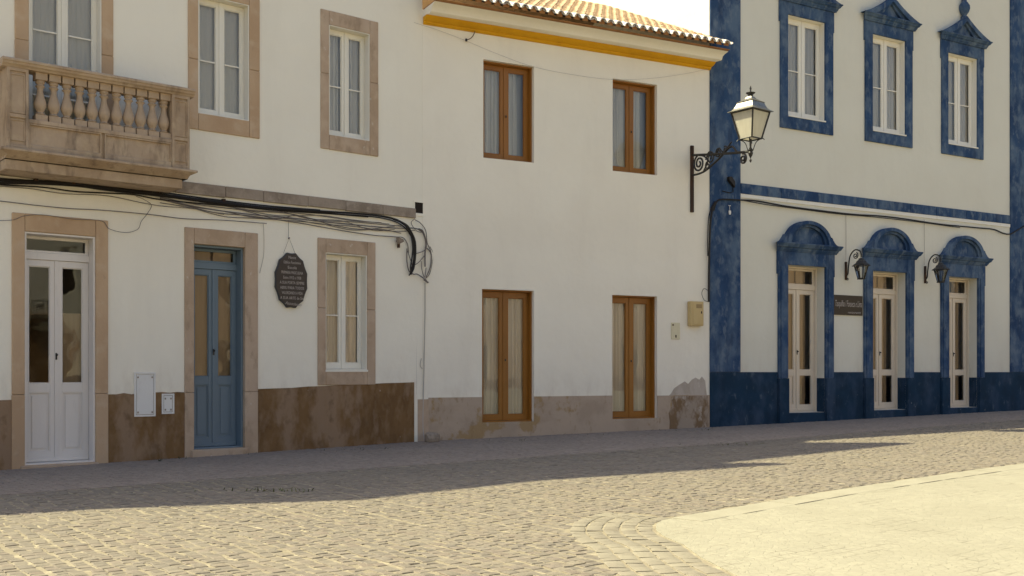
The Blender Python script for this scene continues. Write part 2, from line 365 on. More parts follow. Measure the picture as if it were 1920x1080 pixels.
def shell(mb, u0, u1, z0, z1, depth, roof=True):
    # side walls, back wall and ceiling that close the house behind its front
    mb.add([(u0, 0, z0), (u1, 0, z0), (u1, depth, z0), (u0, depth, z0), (u0, 0, z1), (u1, 0, z1), (u1, depth, z1), (u0, depth, z1)],
           [(1, 2, 6, 5), (2, 3, 7, 6), (3, 0, 4, 7)] + ([(4, 5, 6, 7)] if roof else []))
    return mb

def curtain_mesh(u0, u1, z0, z1, v, amp, wl_, gap=None):
    mb = MB(); n = max(8, int((u1 - u0) / .012)); ph = random.random() * 6
    for i in range(n + 1):
        u = u0 + (u1 - u0) * i / n
        d = amp * (math.sin(u / wl_ * 6.283 + ph) + .4 * math.sin(u / wl_ * 15.1 + ph * 2))
        mb.v += [(u, -(v + d * .6), z1), (u + d * .2, -(v + d), (z0 + z1) / 2), (u + d * .2, -(v + d * 1.2), z0)]
    for i in range(n):
        for k in range(2): a = i * 3 + k; mb.f.append((a, a + 3, a + 4, a + 1))
    return mb

def casement(house, u0, u1, z0, z1, mat, lining, setb, fw=.03, stile=.07, rail=.09, toprail=.075, bar=True, barz=(.47,), gap=.06, cur='blind', amp=.006, glass='glass', v0=0.0, name='window', knob=False, cur2=None, sillm=None):
    """two-leaf window: an outer lining deep in the wall, two sashes, panes and a curtain"""
    m = MB(); m.ring(u0 + .001, u1 - .001, z0 + .001, z1 - .001, fw, fw, fw, fw, -(setb + .05), -lining)
    win = m.build(name, mat, house, bevel=.003)
    a, b, c, d = u0 + fw + .003, u1 - fw - .003, z0 + fw + .003, z1 - fw - .003; mid = (a + b) / 2
    vs_ = -setb
    for k, (p, q) in enumerate(((a, mid - .002), (mid + .002, b))):
        s = MB(); s.ring(p, q, c, d, stile, stile, rail, toprail, vs_ - .035, vs_)
        s.ring(p + stile, q - stile, c + rail, d - toprail, .012, .012, .012, .012, vs_ - .03, vs_ - .012)
        for bf in (barz if bar else ()): zb = c + (d - c) * bf; s.box(p + stile + .013, q - stile - .013, vs_ - .028, vs_ - .008, zb - .011, zb + .011)
        if k == 1: s.box(mid - .018, mid + .022, vs_ + .001, vs_ + .014, c + .002, d - .002)
        sash = s.build('sash', mat, win, bevel=.003)
    g = MB(); 
    for p, q in ((a, mid), (mid, b)): g.add([(p + stile, -vs_ + .02, c + rail), (q - stile, -vs_ + .02, c + rail), (q - stile, -vs_ + .02, d - toprail), (p + stile, -vs_ + .02, d - toprail)], [(0, 1, 2, 3)])
    g.build('pane', glass, win, recalc=False)
    if cur:
        for k, (p, q) in enumerate(((a, mid - .012), (mid + .012, b - gap))):
            curtain_mesh(p - .02 if k == 0 else p, q, c - .02, d + .02, vs_ - .075, amp, .085).build('curtain', cur2 if (cur2 and k) else cur, win, smooth=True, recalc=False)
    if cur == 'grey_curtain': MB().add([(a, -vs_ + .13, c), (b, -vs_ + .13, c), (b, -vs_ + .13, d), (a, -vs_ + .13, d)], [(0, 1, 2, 3)]).build('gap_backing', 'shade', win, recalc=False)  # added grey sheet, lifts the tone seen through the curtain gap
    if sillm:
        MB().box(u0 - .01, u1 + .01, -lining + .001, .03 + v0, z0 - .035, z0 - .001).build('sill', sillm, win, bevel=.004)
    if knob:
        MB().lathe([(.006, -.02), (.011, -.015), (.011, .015), (.006, .02)], (mid + .02, setb - .03, z0 + (z1 - z0) * .47), 8).build('handle', 'iron', win)
    return win

def panel_door(house, u0, u1, z0, z1, mat, lining, setb, ztr=None, zlow=0, glass='old_glass', cur=None, fw=.035, stile=.085, low='panel', trh=.0, handle='iron', wide=1.0):
    """two-leaf door with tall panes above and panels below, fanlight on top"""
    m = MB(); m.ring(u0 + .001, u1 - .001, z0 + .001, z1 - .001, fw, fw, .02, fw, -(setb + .06), -lining)
    top = z1 - fw
    if ztr: m.box(u0 + fw, u1 - fw, -(setb + .055), -(setb - .02), ztr - .045, ztr + .045)
    door = m.build('door', mat, house, bevel=.003)
    a, b, c, d = u0 + fw + .003, u1 - fw - .003, z0 + .024, (ztr - .048 if ztr else z1 - fw - .003); mid = (a + b) / 2; vs_ = -setb
    panes = MB()
    if ztr:
        t = MB(); t.ring(a, b, ztr + .048, top - .003, .04, .04, .03, .04, vs_ - .035, vs_ - .005); t.build('fanlight', mat, door, bevel=.003)
        panes.add([(a + .04, -vs_ + .02, ztr + .07), (b - .04, -vs_ + .02, ztr + .07), (b - .04, -vs_ + .02, top - .04), (a + .04, -vs_ + .02, top - .04)], [(0, 1, 2, 3)])
    zl = zlow
    for k, (p, q) in enumerate(((a, mid - .002), (mid + .002, b))):
        s = MB()
        s.ring(p, q, c, d, stile, stile, .13, .085, vs_ - .04, vs_)
        s.box(p + stile, q - stile, vs_ - .039, vs_ - .001, zl - .12, zl)                       # lock rail
        s.ring(p + stile, q - stile, zl, d - .085, .012, .012, .012, .012, vs_ - .03, vs_ - .012)
        if low == 'panel' or (low == 'mixed' and k == 0):
            s.box(p + stile, q - stile, vs_ - .035, vs_ - .022, c + .13, zl - .12)
            s.ring(p + stile, q - stile, c + .13, zl - .12, .014, .014, .014, .014, vs_ - .022, vs_ - .006)
            s.box(p + stile + .045, q - stile - .045, vs_ - .0215, vs_ - .010, c + .175, zl - .165)
        else:
            panes.add([(p + stile, -vs_ + .02, c + .13), (q - stile, -vs_ + .02, c + .13), (q - stile, -vs_ + .02, zl - .12), (p + stile, -vs_ + .02, zl - .12)], [(0, 1, 2, 3)])
        panes.add([(p + stile, -vs_ + .02, zl), (q - stile, -vs_ + .02, zl), (q - stile, -vs_ + .02, d - .085), (p + stile, -vs_ + .02, d - .085)], [(0, 1, 2, 3)])
        if k == 1: s.box(mid - .02, mid + .022, vs_ + .001, vs_ + .016, c + .002, d - .002)
        s.box(p + .005, q - .005, vs_ + .001, vs_ + .022, c + .002, c + .05)                    # weather bar
        s.build('door_leaf', mat, door, bevel=.003)
    panes.build('pane', glass, door, recalc=False)
    zh = zl + .36
    h = MB(); h.box(mid - .012, mid + .010, vs_ + .017, vs_ + .022, zh - .045, zh + .045); h.lathe([(.006, 0), (.013, .010), (.016, .022), (.011, .032), (.003, .036)], (0, 0, 0), 10)
    nv = len(h.v) - 50
    for i in range(nv, len(h.v)):
        x, y, z = h.v[i]; h.v[i] = (x + mid - .001, -vs_ - .022 - z, y + zh + .02)
    h.build('handle', handle, door, smooth=True)
    if cur:
        for k, (p, q) in enumerate(((a - .02, mid - .02), (mid + .02, b - .055 * wide - .03 * (wide > 2)))):
            curtain_mesh(p, q, z0 + .05, z1 - .02, vs_ - .055, .003, .3).build('curtain', cur, door, smooth=True, recalc=False)
    return door

def surround(house, u0, u1, z0, z1, iu0, iu1, iz0, iz1, mat, proud=.025, deep=.06, name='window_surround', joints=True):
    """stone frame of separate jambs, lintel and sill, butted"""
    m = MB(); g = .0015
    bot = iz0 > z0 + .02
    cuts = [z0, (.96 if name == 'door_surround' else z0 + (z1 - z0) * random.uniform(.42, .6)), z1]
    for a, b in zip(cuts, cuts[1:]):
        m.box(u0 + random.uniform(0, .006), iu0, -deep, proud + random.uniform(-.004, .003), a + g, b - g)
        m.box(iu1, u1 - random.uniform(0, .006), -deep, proud + random.uniform(-.003, .004), a + g, b - g)
    m.box(iu0 + g, iu1 - g, -deep, proud - .003, iz1, z1)
    if bot: m.box(iu0 + g, iu1 - g, -deep, proud - .002, z0, iz0)
    return m.build(name, mat, house, bevel=.010)

# ================================================================== GROUND
def tagst(o): o['kind'] = 'structure'; return o
gm = MB(); S = 260
gm.add([(x, y, zg(x, y) - .09) for x, y in ((-S, -S), (S, -S), (S, S), (-S, S))], [(0, 1, 2, 3)])
tagst(gm.build('ground', 'earth', recalc=False))

side_line = [(-14.0, 5.1), (-5.26, 10.95), (-2.99, 12.47), (0, 14.36), (3.0, 16.30), (4.73, 17.51), (10.06, 21.4), (22, 29.6)]
def left_of_side(x, y):                            # true when the point lies on the pavement side
    for (x0, y0), (x1, y1) in zip(side_line, side_line[1:]):
        if x0 <= x <= x1 or (x < x0 and x0 == side_line[0][0]) or (x > x1 and x1 == side_line[-1][0]):
            return y > y0 + (y1 - y0) * (x - x0) / (x1 - x0)
    return False
plaza_px = [(1920, 870), (1840, 880), (1732, 895.5), (1655, 907), (1565, 920.5), (1436, 942.5), (1323, 961.7), (1262, 972.5), (1240, 977), (1230, 984), (1230, 995), (1247, 1007), (1282, 1022), (1315, 1046), (1382, 1080)]
pl = [gp(*p) for p in plaza_px]
d0 = Vector(pl[0]) - Vector(pl[2]); d0.normalize()
plz = [tuple(Vector(pl[0]) + d0 * 14)] + pl + [(1.75, 5.2), (2.4, 3.6), (4.2, 0), (6, -4)]
plz_poly = plz + [(30, -4), (30, 34)]
def in_poly(x, y, poly):
    r = False; n = len(poly)
    for i in range(n):
        x0, y0 = poly[i]; x1, y1 = poly[(i + 1) % n]
        if (y0 > y) != (y1 > y) and x < (x1 - x0) * (y - y0) / (y1 - y0) + x0: r = not r
    return r
def dist_line(x, y, line):
    best = 1e9
    for (x0, y0), (x1, y1) in zip(line, line[1:]):
        dx, dy = x1 - x0, y1 - y0; t = max(0, min(1, ((x - x0) * dx + (y - y0) * dy) / (dx * dx + dy * dy)))
        best = min(best, math.hypot(x - x0 - dx * t, y - y0 - dy * t))
    return best

# pavement along the houses
sm = MB(); n = len(side_line)
back = [(-14, 9.5), (-7, 15.2), (-3, 18.4), (0, 20.4), (3.8, 22.5), (8, 25.2), (13, 28.5), (24, 35)]
h = -.002
vs_ = [(x, y, zg(x, y) + h) for x, y in side_line] + [(x, y, zg(x, y) + h) for x, y in back] + [(x, y, zg(x, y) - .06) for x, y in side_line]
sm.add(vs_, [(i, i + 1, n + i + 1, n + i) for i in range(n - 1)] + [(i, 2 * n + i, 2 * n + i + 1, i + 1) for i in range(n - 1)])
tagst(sm.build('sidewalk_bed', 'pavement', recalc=False))
# plaza slab
pm = MB(); n = len(plz_poly); hp = .004
pm.add([(x, y, zg(x, y) + hp) for x, y in plz_poly] + [(x, y, zg(x, y) - .06) for x, y in plz_poly], [tuple(range(n))] + [(i, (i + 1) % n, n + (i + 1) % n, n + i) for i in range(n)])
plaza_o = tagst(pm.build('plaza', 'plaza', recalc=False))
bm = bmesh.new(); bm.from_mesh(plaza_o.data); bmesh.ops.triangulate(bm, faces=[f for f in bm.faces if len(f.verts) > 4]); bm.to_mesh(plaza_o.data); bm.free()
# kerb stones on the long edge of the plaza
km = MB(); kl = [Vector(p) for p in plz[:10]]
seglen = [0]
for a, b in zip(kl, kl[1:]): seglen.append(seglen[-1] + (b - a).length)
def along(s):
    for i in range(len(kl) - 1):
        if s <= seglen[i + 1] or i == len(kl) - 2:
            t = (s - seglen[i]) / (seglen[i + 1] - seglen[i]); p = kl[i].lerp(kl[i + 1], t); d = (kl[i + 1] - kl[i]).normalized(); return p, Vector((-d.y, d.x))
s = 0.0
while s < seglen[-1] - .5:
    ln = random.uniform(.7, 1.3); e = min(s + ln - .012, seglen[-1] - .15); vs_ = []
    dz = random.uniform(-.003, .003)
    for q in (s, (s + e) / 2, e):
        p, nn = along(q)
        for off, zz in ((-.012, -.05), (-.012, hp + .002), (-.004, hp + .004), (.27, hp + .004), (.278, hp + .001)):
            vs_.append((p.x + nn.x * off, p.y + nn.y * off, zg(p.x, p.y) + zz + (dz if zz > 0 else 0)))
    km.add(vs_, [(k * 5 + i, k * 5 + i + 1, k * 5 + i + 6, k * 5 + i + 5) for k in range(2) for i in range(4)] + [(0, 1, 2, 3, 4), (10, 11, 12, 13, 14)])
    s += ln
tagst(km.build('kerb', 'kerb', recalc=True))
jm = MB()
for off0, lo_, hi_, prob in ((.284, .25, .9, .72), (-.022, .12, .4, .5)):
    s = .6
    while s < seglen[-1] - .4:
        ln = random.uniform(lo_, hi_)
        if random.random() < prob:
            q4 = []; wd_ = random.uniform(.006, .012)
            for f_ in (0, .33, .66, 1):
                p, nn = along(min(s + ln * f_, seglen[-1] - .05)); ww = wd_ * (.3 if f_ in (0, 1) else 1)
                for o_ in (off0 - ww, off0 + ww): q4.append((p.x + nn.x * o_, p.y + nn.y * o_, zg(p.x, p.y) + hp + .003))
            jm.add(q4, [(0, 1, 3, 2), (2, 3, 5, 4), (4, 5, 7, 6)])
        s += ln + random.uniform(.02, .2)
tagst(jm.build('kerb_joints', 'black_line', recalc=False))

# cobbled road: every sett modelled
rm = MB()
def sett(cx, cy, a, lu, lv, hgt, mb=None):
    ca, sa = math.cos(a), math.sin(a); z0 = zg(cx, cy)
    hu, hv = lu / 2, lv / 2; tx, ty = random.gauss(0, .022), random.gauss(0, .022)
    vs = []
    cs = [(-1, -1), (1, -1), (1, 1), (-1, 1)]
    jit = [(random.gauss(0, .075), random.gauss(0, .075)) for _ in cs]
    for sc, zz in ((1.0, -.03), (1.0, hgt - .003), (.86, hgt)):
        for (x, y), (jx, jy) in zip(cs, jit):
            X = (x + jx) * hu * sc; Y = (y + jy) * hv * sc
            vs.append((cx + X * ca - Y * sa, cy + X * sa + Y * ca, z0 + zz + (X * tx + Y * ty if zz > -.03 else 0)))
    vs.append((cx, cy, z0 + hgt + .0005))
    fs = []
    for k in range(4):
        n = (k + 1) % 4; fs += [(k, n, 4 + n, 4 + k), (4 + k, 4 + n, 8 + n, 8 + k), (8 + k, 8 + n, 12)]
    (mb or rm).add(vs, fs)
ANG = R(36); e1 = (math.cos(ANG), math.sin(ANG)); e2 = (-math.sin(ANG), math.cos(ANG))
ring_line = plz[6:18]
k0 = -90
WCO = .100
for k in range(-90, 242):
    s0 = k * WCO + random.gauss(0, .006); t = -16 + random.random() * .15
    while t < 24:
        ln = random.uniform(.075, .125); c_s = s0 + .035 * math.sin(t * .7 + k * .11) + .02 * math.sin(t * 2.3 + k * .3) + random.gauss(0, .010); tc = t + ln / 2; t += ln
        x = e1[0] * c_s + e2[0] * tc; y = e1[1] * c_s + e2[1] * tc
        if y < 5.6 or y > 25 or abs(x) > .56 * y + .6: continue
        if left_of_side(x - .02, y + .05) or in_poly(x, y, plz_poly): continue
        dl = dist_line(x, y, plz)
        if dl < .07 or (y < 9.4 and x < 3.2 and dist_line(x, y, plz[8:18]) < .66 and (x - plz[8][0]) * (plz[9][0] - plz[8][0]) + (y - plz[8][1]) * (plz[9][1] - plz[8][1]) > -.01): continue
        sett(x, y, ANG + random.gauss(0, .06), WCO - random.uniform(.008, .022), ln - random.uniform(.006, .020), random.uniform(-.0022, .0035))
# curved courses round the plaza corner
ctrl = smooth_path([Vector((p[0], p[1], 0)) for p in plz[8:18]], 10)
km2 = MB()
for j in range(5):
    off = .078 + .128 * j; acc = 0; nxt = random.uniform(.05, .1); pts = []
    for i in range(len(ctrl)):
        d = ctrl[min(i + 1, len(ctrl) - 1)] - ctrl[max(i - 1, 0)]; d.normalize(); pts.append(ctrl[i] + Vector((d.y, -d.x, 0)) * off)
    for a, b in zip(pts, pts[1:]):
        L_ = (b - a).length
        while acc + L_ >= nxt:
            p = a.lerp(b, (nxt - acc) / L_ if L_ > 0 else 0); dd = b - a
            if not in_poly(p.x, p.y, plz_poly) and p.y < 9.5 and p.x < 3.3:
                ln = random.uniform(.10, .15)
                sett(p.x, p.y, math.atan2(dd.y, dd.x), ln - .010, .112, random.uniform(-.001, .004), km2)
            else: ln = .12
            nxt += ln
        acc += L_
ke = tagst(km2.build('kerb_rows', 'pale_sett', recalc=False)); ke.data.shade_smooth(); ke.data.set_sharp_from_angle(angle=R(24))
sw = MB(); face = [L.world(-9, 0), P0, O.world(UO), B.world(14)]
def behind_face(x, y):
    for (x0, y0), (x1, y1) in zip(face, face[1:]):
        if x0 <= x <= x1 or (x > x1 and x1 == face[-1][0]) or (x < x0 and x0 == face[0][0]): return y > y0 + (y1 - y0) * (x - x0) / (x1 - x0) + .02
    return True
for k in range(-40, 300):
    t = -16 + random.random() * .1
    while t < 24:
        ln = random.uniform(.07, .10); tc = t + ln / 2; t += ln
        c_s = k * .08 + .02 * math.sin(tc * 1.3 + k * .2) + random.gauss(0, .006)
        x = e1[0] * c_s + e2[0] * tc; y = e1[1] * c_s + e2[1] * tc
        if y < 8 or y > 27 or abs(x) > .56 * y + .6 or not left_of_side(x, y) or behind_face(x, y): continue
        sett(x, y, ANG + random.gauss(0, .05), .08 - random.uniform(.003, .008), ln - random.uniform(.003, .008), random.uniform(.002, .006), sw)
sidew = tagst(sw.build('sidewalk', 'pave_stone', recalc=False)); sidew.data.shade_smooth(); sidew.data.set_sharp_from_angle(angle=R(24))
road = tagst(rm.build('road', 'cobble', recalc=False, smooth=False))
road.data.shade_smooth(); road.data.set_sharp_from_angle(angle=R(24))
jb = MB()
gx = [(-30, -10), (30, -10), (30, 38), (-30, 38)]
jb.add([(x, y, zg(x, y) - .0045) for x, y in gx], [(0, 1, 2, 3)])
tagst(jb.build('road_bed', 'sand', recalc=False))

# ================================================================== LEFT HOUSE
hl = thing('house', 'white two-storey house with tan stone frames, stone balcony and brown plinth', 'house', L)
def rect(f, x0, x1, y0, y1, v=0): xm = (x0 + x1) / 2; return (f.U(x0, v), f.U(x1, v), f.Z(xm, y1, v), f.Z(xm, y0, v))
fr_o = (-6.34, -5.08, 3.9, 6.91); fr_i = (-6.17, -5.24, 4.02, 6.69)
w2o = (-4.03, -2.92, 4.73, 6.91); w2i = (-3.88, -3.09, 4.97, 6.69)
w3o = (-1.90, -.85, 4.73, 6.90); w3i = (-1.75, -1.01, 4.96, 6.68)
w4o = (-1.95, -.90, 1.05, 3.34); w4i = (-1.81, -1.06, 1.29, 3.12)
wdo = (-6.38, -5.15, -.3, 3.31); wdi = (-6.22, -5.32, .04, 3.08)
bdo = (-4.08, -2.95, -.3, 3.32); bdi = (-3.94, -3.16, .14, 3.09)
e_ = .012
holes = [(o[0] + e_, o[1] - e_, (o[2] if o[2] > 0 else -.25) + e_, o[3] - e_) for o in (fr_o, w2o, w3o, w4o, wdo, bdo)]
LU0 = -12.3
wl_ = wall_sheet(LU0, .02, -.3, 8.0, holes, .32); shell(wl_, LU0, .02, -.3, 8.0, 8)
wl_.build('wall', 'plaster_left', hl, recalc=False)
# high shaped parapet above the facade (unseen; outline shaped to cast the stepped street shadow)
pp = [(LU0, 8.0), (LU0, 7.9), (-11.9, 7.9), (-11.2, 9.6), (-10.9, 10.4), (-8.6, 10.4), (-6.15, 11.95), (-6.09, 10.72), (-1.72, 11.0), (-1.38, 8.7), (-.5, 8.3), (.02, 8.2), (.02, 8.0)]
pp = [(LU0, 7.99)] + pp[2:-1] + [(.02, 7.99)]
MB().prism(pp, -.25, .0).build('shadow_parapet', 'plaster_left', hl)
surround(hl, *fr_o, *fr_i, 'sandstone_warm'); surround(hl, *w2o, *w2i, 'sandstone_warm'); surround(hl, *w3o, *w3i, 'sandstone')
surround(hl, *w4o, *w4i, 'sandstone')
surround(hl, *wdo, *wdi, 'sandstone_warm', name='door_surround'); surround(hl, *bdo, *bdi, 'sandstone', name='door_surround')
casement(hl, *fr_i, 'white_paint', -.012, .13, fw=.014, cur='blind', stile=.06, name='balcony_door', rail=.14, barz=(.33, .655))
casement(hl, *w2i, 'white_paint', -.012, .13, fw=.014, cur='blind', stile=.062, amp=.004)
casement(hl, *w3i, 'white_paint', -.012, .13, fw=.014, cur='grey_curtain', stile=.062, amp=.02)
casement(hl, *w4i, 'white_paint', -.012, .13, fw=.014, cur='net_curtain', stile=.06, amp=.016, sillm='white_paint')
panel_door(hl, *wdi, 'cool_white', .0, .20, fw=.025, ztr=L.Z(113, 480), zlow=L.Z(110, 719), stile=.075)
wd = [o for o in hl.children if o.name.startswith('door') and o.data.materials and o.data.materials[0] == M['cool_white']][0]
MB().box(-5.735, -5.36, -.32, -.29, .95, 2.05).build('blind', 'tan_curtain', wd)  # no blind: tan sheet added to give the right pane its reflection colour
panel_door(hl, *bdi, 'blue_paint', .05, .22, fw=.03, ztr=L.Z(410, 497), zlow=L.Z(405, 706), stile=.07, cur='tan_curtain', wide=1.0)
MB().box(wdi[0] - .06, wdi[1] + .03, -.3, .07, -.2, wdi[2] - .004).build('door_step', 'sandstone', hl, bevel=.01)
MB().box(bdi[0] - .05, bdi[1] + .05, -.3, .08, -.2, bdi[2] - .004).build('door_step', 'sandstone', hl, bevel=.01)
# plinth between the frames; its painted top edge climbs with the street
def plinth(f, house, u0, u1, zl, zr, mat, v=.012, n=10, rag=.012):
    top = [(u0 + (u1 - u0) * i / n, zl + (zr - zl) * i / n + (random.uniform(-rag, rag) if 0 < i < n else 0)) for i in range(n + 1)]
    MB().prism([(u0, -.3)] + top + [(u1, -.3)], -.002, v).build('plinth', mat, house)
plinth(L, hl, LU0, wdo[0], .86, .895, 'brown_plinth')
plinth(L, hl, wdo[1], bdo[0], .95, .965, 'brown_plinth')
plinth(L, hl, bdo[1], -.15, 1.0, 1.085, 'brown_plinth')
# grey stone string course, in blocks
sc = MB(); u = -5.9
while u < -.13:
    e = min(u + random.uniform(.55, .95), -.13); dv = random.uniform(0, .006)
    sc.box(u + .002, e - .002, -.01, .035 + dv, 3.80 + random.uniform(-.006, .006), 3.962); u = e
sc.build('string_course', 'grey_band', hl, bevel=.008)
# vent hole at the corner
va = (L.U(777.5), L.U(797), L.Z(787, 400), L.Z(787, 380))
vm = MB().ring(va[0] - .03, va[1] + .06, va[2] - .05, va[3] + .03, .03, .06, .05, .03, -.02, .012)
vo = vm.build('vent', 'plaster_left', hl, bevel=.004)
MB().box(va[0], va[1], -.02, .006, va[2], va[3]).build('vent_hole', 'dark_hole', vo)
# balcony
VB = .64
bu0 = L.U(13, VB); bu1 = L.U(356, VB)
zt = lambda y: L.Z(340, y, VB)
bz = dict(top=zt(164.5), rb=zt(179), bb=zt(263), mt=zt(317), mb=zt(333), bot=L.Z(340, 353.5, .53))
bal = MB()
bal.box(bu0 + .004, bu1 - .06, 0, .53, bz['bot'], bz['mb'] - .004)                                       # corbel block
balc = bal.build('balcony', 'balcony_stone', hl, bevel=.008)
prof = [(0, bz['mb']), (.56, bz['mb']), (.60, bz['mb'] + .02), (.64, bz['mb'] + .04), (.70, bz['mt'] - .045), (.72, bz['mt'] - .035), (.72, bz['mt'] - .01), (.69, bz['mt']), (0, bz['mt'])]
def cornice_box(u0, u1, prof, base):                # profile carried round three sides
    m = MB(); n = len(prof)
    for (su, sg) in (((0, 0), 0),):
        pass
    ringpts = []
    for v, z in prof:
        o = max(0, v - base)
        if v == 0: o = 0
        ringpts.append([(u0 - o, 0, z), (u0 - o, -v, z), (u1 + o, -v, z), (u1 + o, 0, z)])
    for i in range(n - 1):
        a, b = ringpts[i], ringpts[i + 1]; m.add(a + b, [(k, k + 1, 5 + k, 4 + k) for k in range(3)])
    m.add(ringpts[1], [(0, 1, 2, 3)]); m.add(ringpts[-2], [(0, 1, 2, 3)])
    return m
cornice_box(bu0, bu1, prof, .64).build('balcony_floor', 'balcony_stone', balc, recalc=True)
rprof = [(0, bz['rb']), (.49, bz['rb']), (.50, bz['rb'] + .025), (.53, bz['rb'] + .05), (.555, bz['top'] - .045), (.57, bz['top'] - .04), (.57, bz['top'] - .012), (.55, bz['top']), (.30, bz['top']), (0, bz['top'])]
# rail: front and two sides as bars
rl = MB()
inner = .27
rp = [(a_ + .14, b_) for a_, b_ in [(.27, bz['rb']), (.50, bz['rb']), (.515, bz['rb'] + .02), (.54, bz['rb'] + .035), (.55, bz['top'] - .045), (.565, bz['top'] - .04), (.565, bz['top'] - .012), (.545, bz['top']), (.25, bz['top']), (.23, bz['top'] - .02), (.25, bz['top'] - .05)]]
rl.profile(rp, bu0 - .06, bu1 + .06)
rl.box(bu0 - .06, bu0 + .2, 0, .369, bz['rb'], bz['top'] - .004); rl.box(bu1 - .2, bu1 + .06, 0, .369, bz['rb'], bz['top'] - .004)
rl.build('handrail', 'balcony_stone', balc, bevel=.004)
# pedestals at the corners with sunk panels
def pedestal(u0, u1):
    m = MB(); m.box(u0, u1, .30, .615, bz['mt'], bz['rb'])
    za, zb = bz['mt'], bz['rb']; H = zb - za
    fw = .05
    for p, q in ((.10 * H, .37 * H), (.44 * H, .93 * H)):
        m.ring(u0 + .035, u1 - .035, za + p, za + q, .018, .018, .018, .018, .615, .627)
    m.ring(u0, u1, za, zb - .001, .035, .035, .05, .04, .615, VB)
    m.box(u0 + .035, u1 - .035, .615, VB, za + .385 * H, za + .43 * H)
    return m.build('pedestal', 'balcony_stone', balc, bevel=.004)
pd = .245
pa = pedestal(bu0, L.U(54, VB)); pb = pedestal(L.U(323, VB), bu1)
# base panel
q0, q1 = L.U(54, VB) + .002, L.U(323, VB) - .002; qm = (q0 + q1) / 2
m = MB(); m.box(q0, q1, .42, .595, bz['mt'], bz['bb'] - .05); m.box(q0, q1, .41, .635, bz['bb'] - .05, bz['bb'])
for a, b in ((q0, qm - .02), (qm + .02, q1)):
    m.ring(a, b, bz['mt'], bz['bb'] - .051, .015, .015, .075, .02, .595, .627)
m.build('base_panel', 'balcony_stone', balc, bevel=.005)
for a in (bu0, bu1 - .2): MB().box(a + .01, a + .19, .0, .408, bz['mt'], bz['bb']).build('base_panel', 'balcony_stone', balc, bevel=.005)
bh = bz['rb'] - bz['bb']
bp = [(.034, .13), (.050, .15), (.054, .165), (.040, .185), (.034, .20), (.047, .25), (.062, .31), (.066, .37), (.060, .43), (.045, .52), (.034, .60), (.030, .66), (.034, .70), (.048, .725), (.052, .74), (.040, .755), (.036, .78), (.048, .80), (.050, .82), (.044, .86)]
bp = [(r * 1.14, z * bh) for r, z in bp]
def baluster(u, v):
    m = MB(); c = (u, -v, bz['bb'])
    m.box(u - .072, u + .072, v - .072, v + .072, bz['bb'], bz['bb'] + .132 * bh); m.box(u - .070, u + .070, v - .070, v + .070, bz['bb'] + .855 * bh, bz['rb'])
    m.lathe(bp, c, 16)
    return m.build('baluster', 'balcony_stone', balc, smooth=True)
b0 = None
for px in (75.2, 100.5, 125, 149, 172.4, 195, 218, 240.5, 263, 285, 307):
    u = L.U(px, .525)
    if b0 is None: b0 = baluster(u, .525); bu_first = u
    else:
        c = b0.copy(); COL.objects.link(c); c.parent = balc; c.location = (u - bu_first, 0, 0)
for uu in (bu0 + .1, bu1 - .1):
    c = b0.copy(); COL.objects.link(c); c.parent = balc; c.location = (uu - bu_first, .36, 0)

# ================================================================== MIDDLE HOUSE
hm = thing('house', 'white two-storey house with orange wooden windows, yellow cornice and tiled roof', 'house', O)
ow = [(1.145, 2.13, 4.93, 6.62), (3.765, 4.745, 4.93, 6.62)]; od = [(1.12, 2.13, .385, 2.68), (3.755, 4.745, .39, 2.665)]
wm = wall_sheet(.02, UO, -.3, 7.3, ow + od, .40); shell(wm, .02, UO, -.3, 7.3, 7.2)
wm.build('wall', 'plaster_mid', hm, recalc=False)
for r in ow: casement(hm, *r, 'orange_wood', .075, .18, fw=.022, stile=.078, gap=.20, rail=.10, toprail=.08, bar=False, cur='grey_curtain', amp=.022, knob=True)
for r in od: casement(hm, *r, 'orange_wood', .075, .18, fw=.022, stile=.085, rail=.10, toprail=.10, bar=False, cur='net_curtain', amp=.02, knob=True, name='glazed_door')
for i, r in enumerate(ow):
    MB().box(r[0] + .001, r[1] - .001, -.19, -.003, r[2] + .0, r[2] + .006).build('sill', 'sandstone', hm)
for r in od: MB().box(r[0] + .001, r[1] - .001, -.39, .0125, r[2] - .0195, r[2] + .003).build('threshold', 'pale_plinth', hm)
def plinth_with_notch():
    segs = [(.125, od[0][0]), (od[0][1], od[1][0]), (od[1][1], UO - .002)]
    for a, b in segs: MB().box(a, b, -.002, .012, -.3, .825 - (.012 if a > 4 else 0)).build('plinth', 'pale_plinth', hm)
    for r in od: MB().box(r[0] + .001, r[1] - .001, -.002, .0115, -.3, r[2] - .021).build('plinth', 'pale_plinth', hm)
plinth_with_notch()
MB().box(-.145, .123, -.03, .016, -.3, .80).build('plinth', 'sandstone', hm)
# damp peeling patch near the right end
def blob(u, z, ru, rz, n=26, k=.18): 
    ph = random.random() * 6
    return [(u + ru * (1 + k * math.sin(3 * t + ph) + k * random.uniform(-.8, .8)) * math.cos(t), z + rz * (1 + k * math.sin(2 * t + ph) + k * random.uniform(-.8, .8)) * math.sin(t)) for t in [2 * math.pi * i / n for i in range(n)]]
du, dz_ = O.hit(1293, 768)
up = [O.hit(x, y) for x, y in ((1252, 744), (1258, 738), (1264, 728), (1274, 721), (1284, 715), (1290, 720), (1297, 712), (1304, 708), (1311, 712), (1316, 706), (1322, 714), (1323, 726), (1325, 740), (1325, 744))]
MB().prism(up, .0, .004).build('bare_patch', 'bare_plaster', hm)
lo = [O.hit(x, y) for x, y in ((1254, 812), (1255, 790), (1253, 775), (1259, 760), (1258, 748), (1264, 742), (1326, 742), (1328, 770), (1328, 804), (1300, 815))]
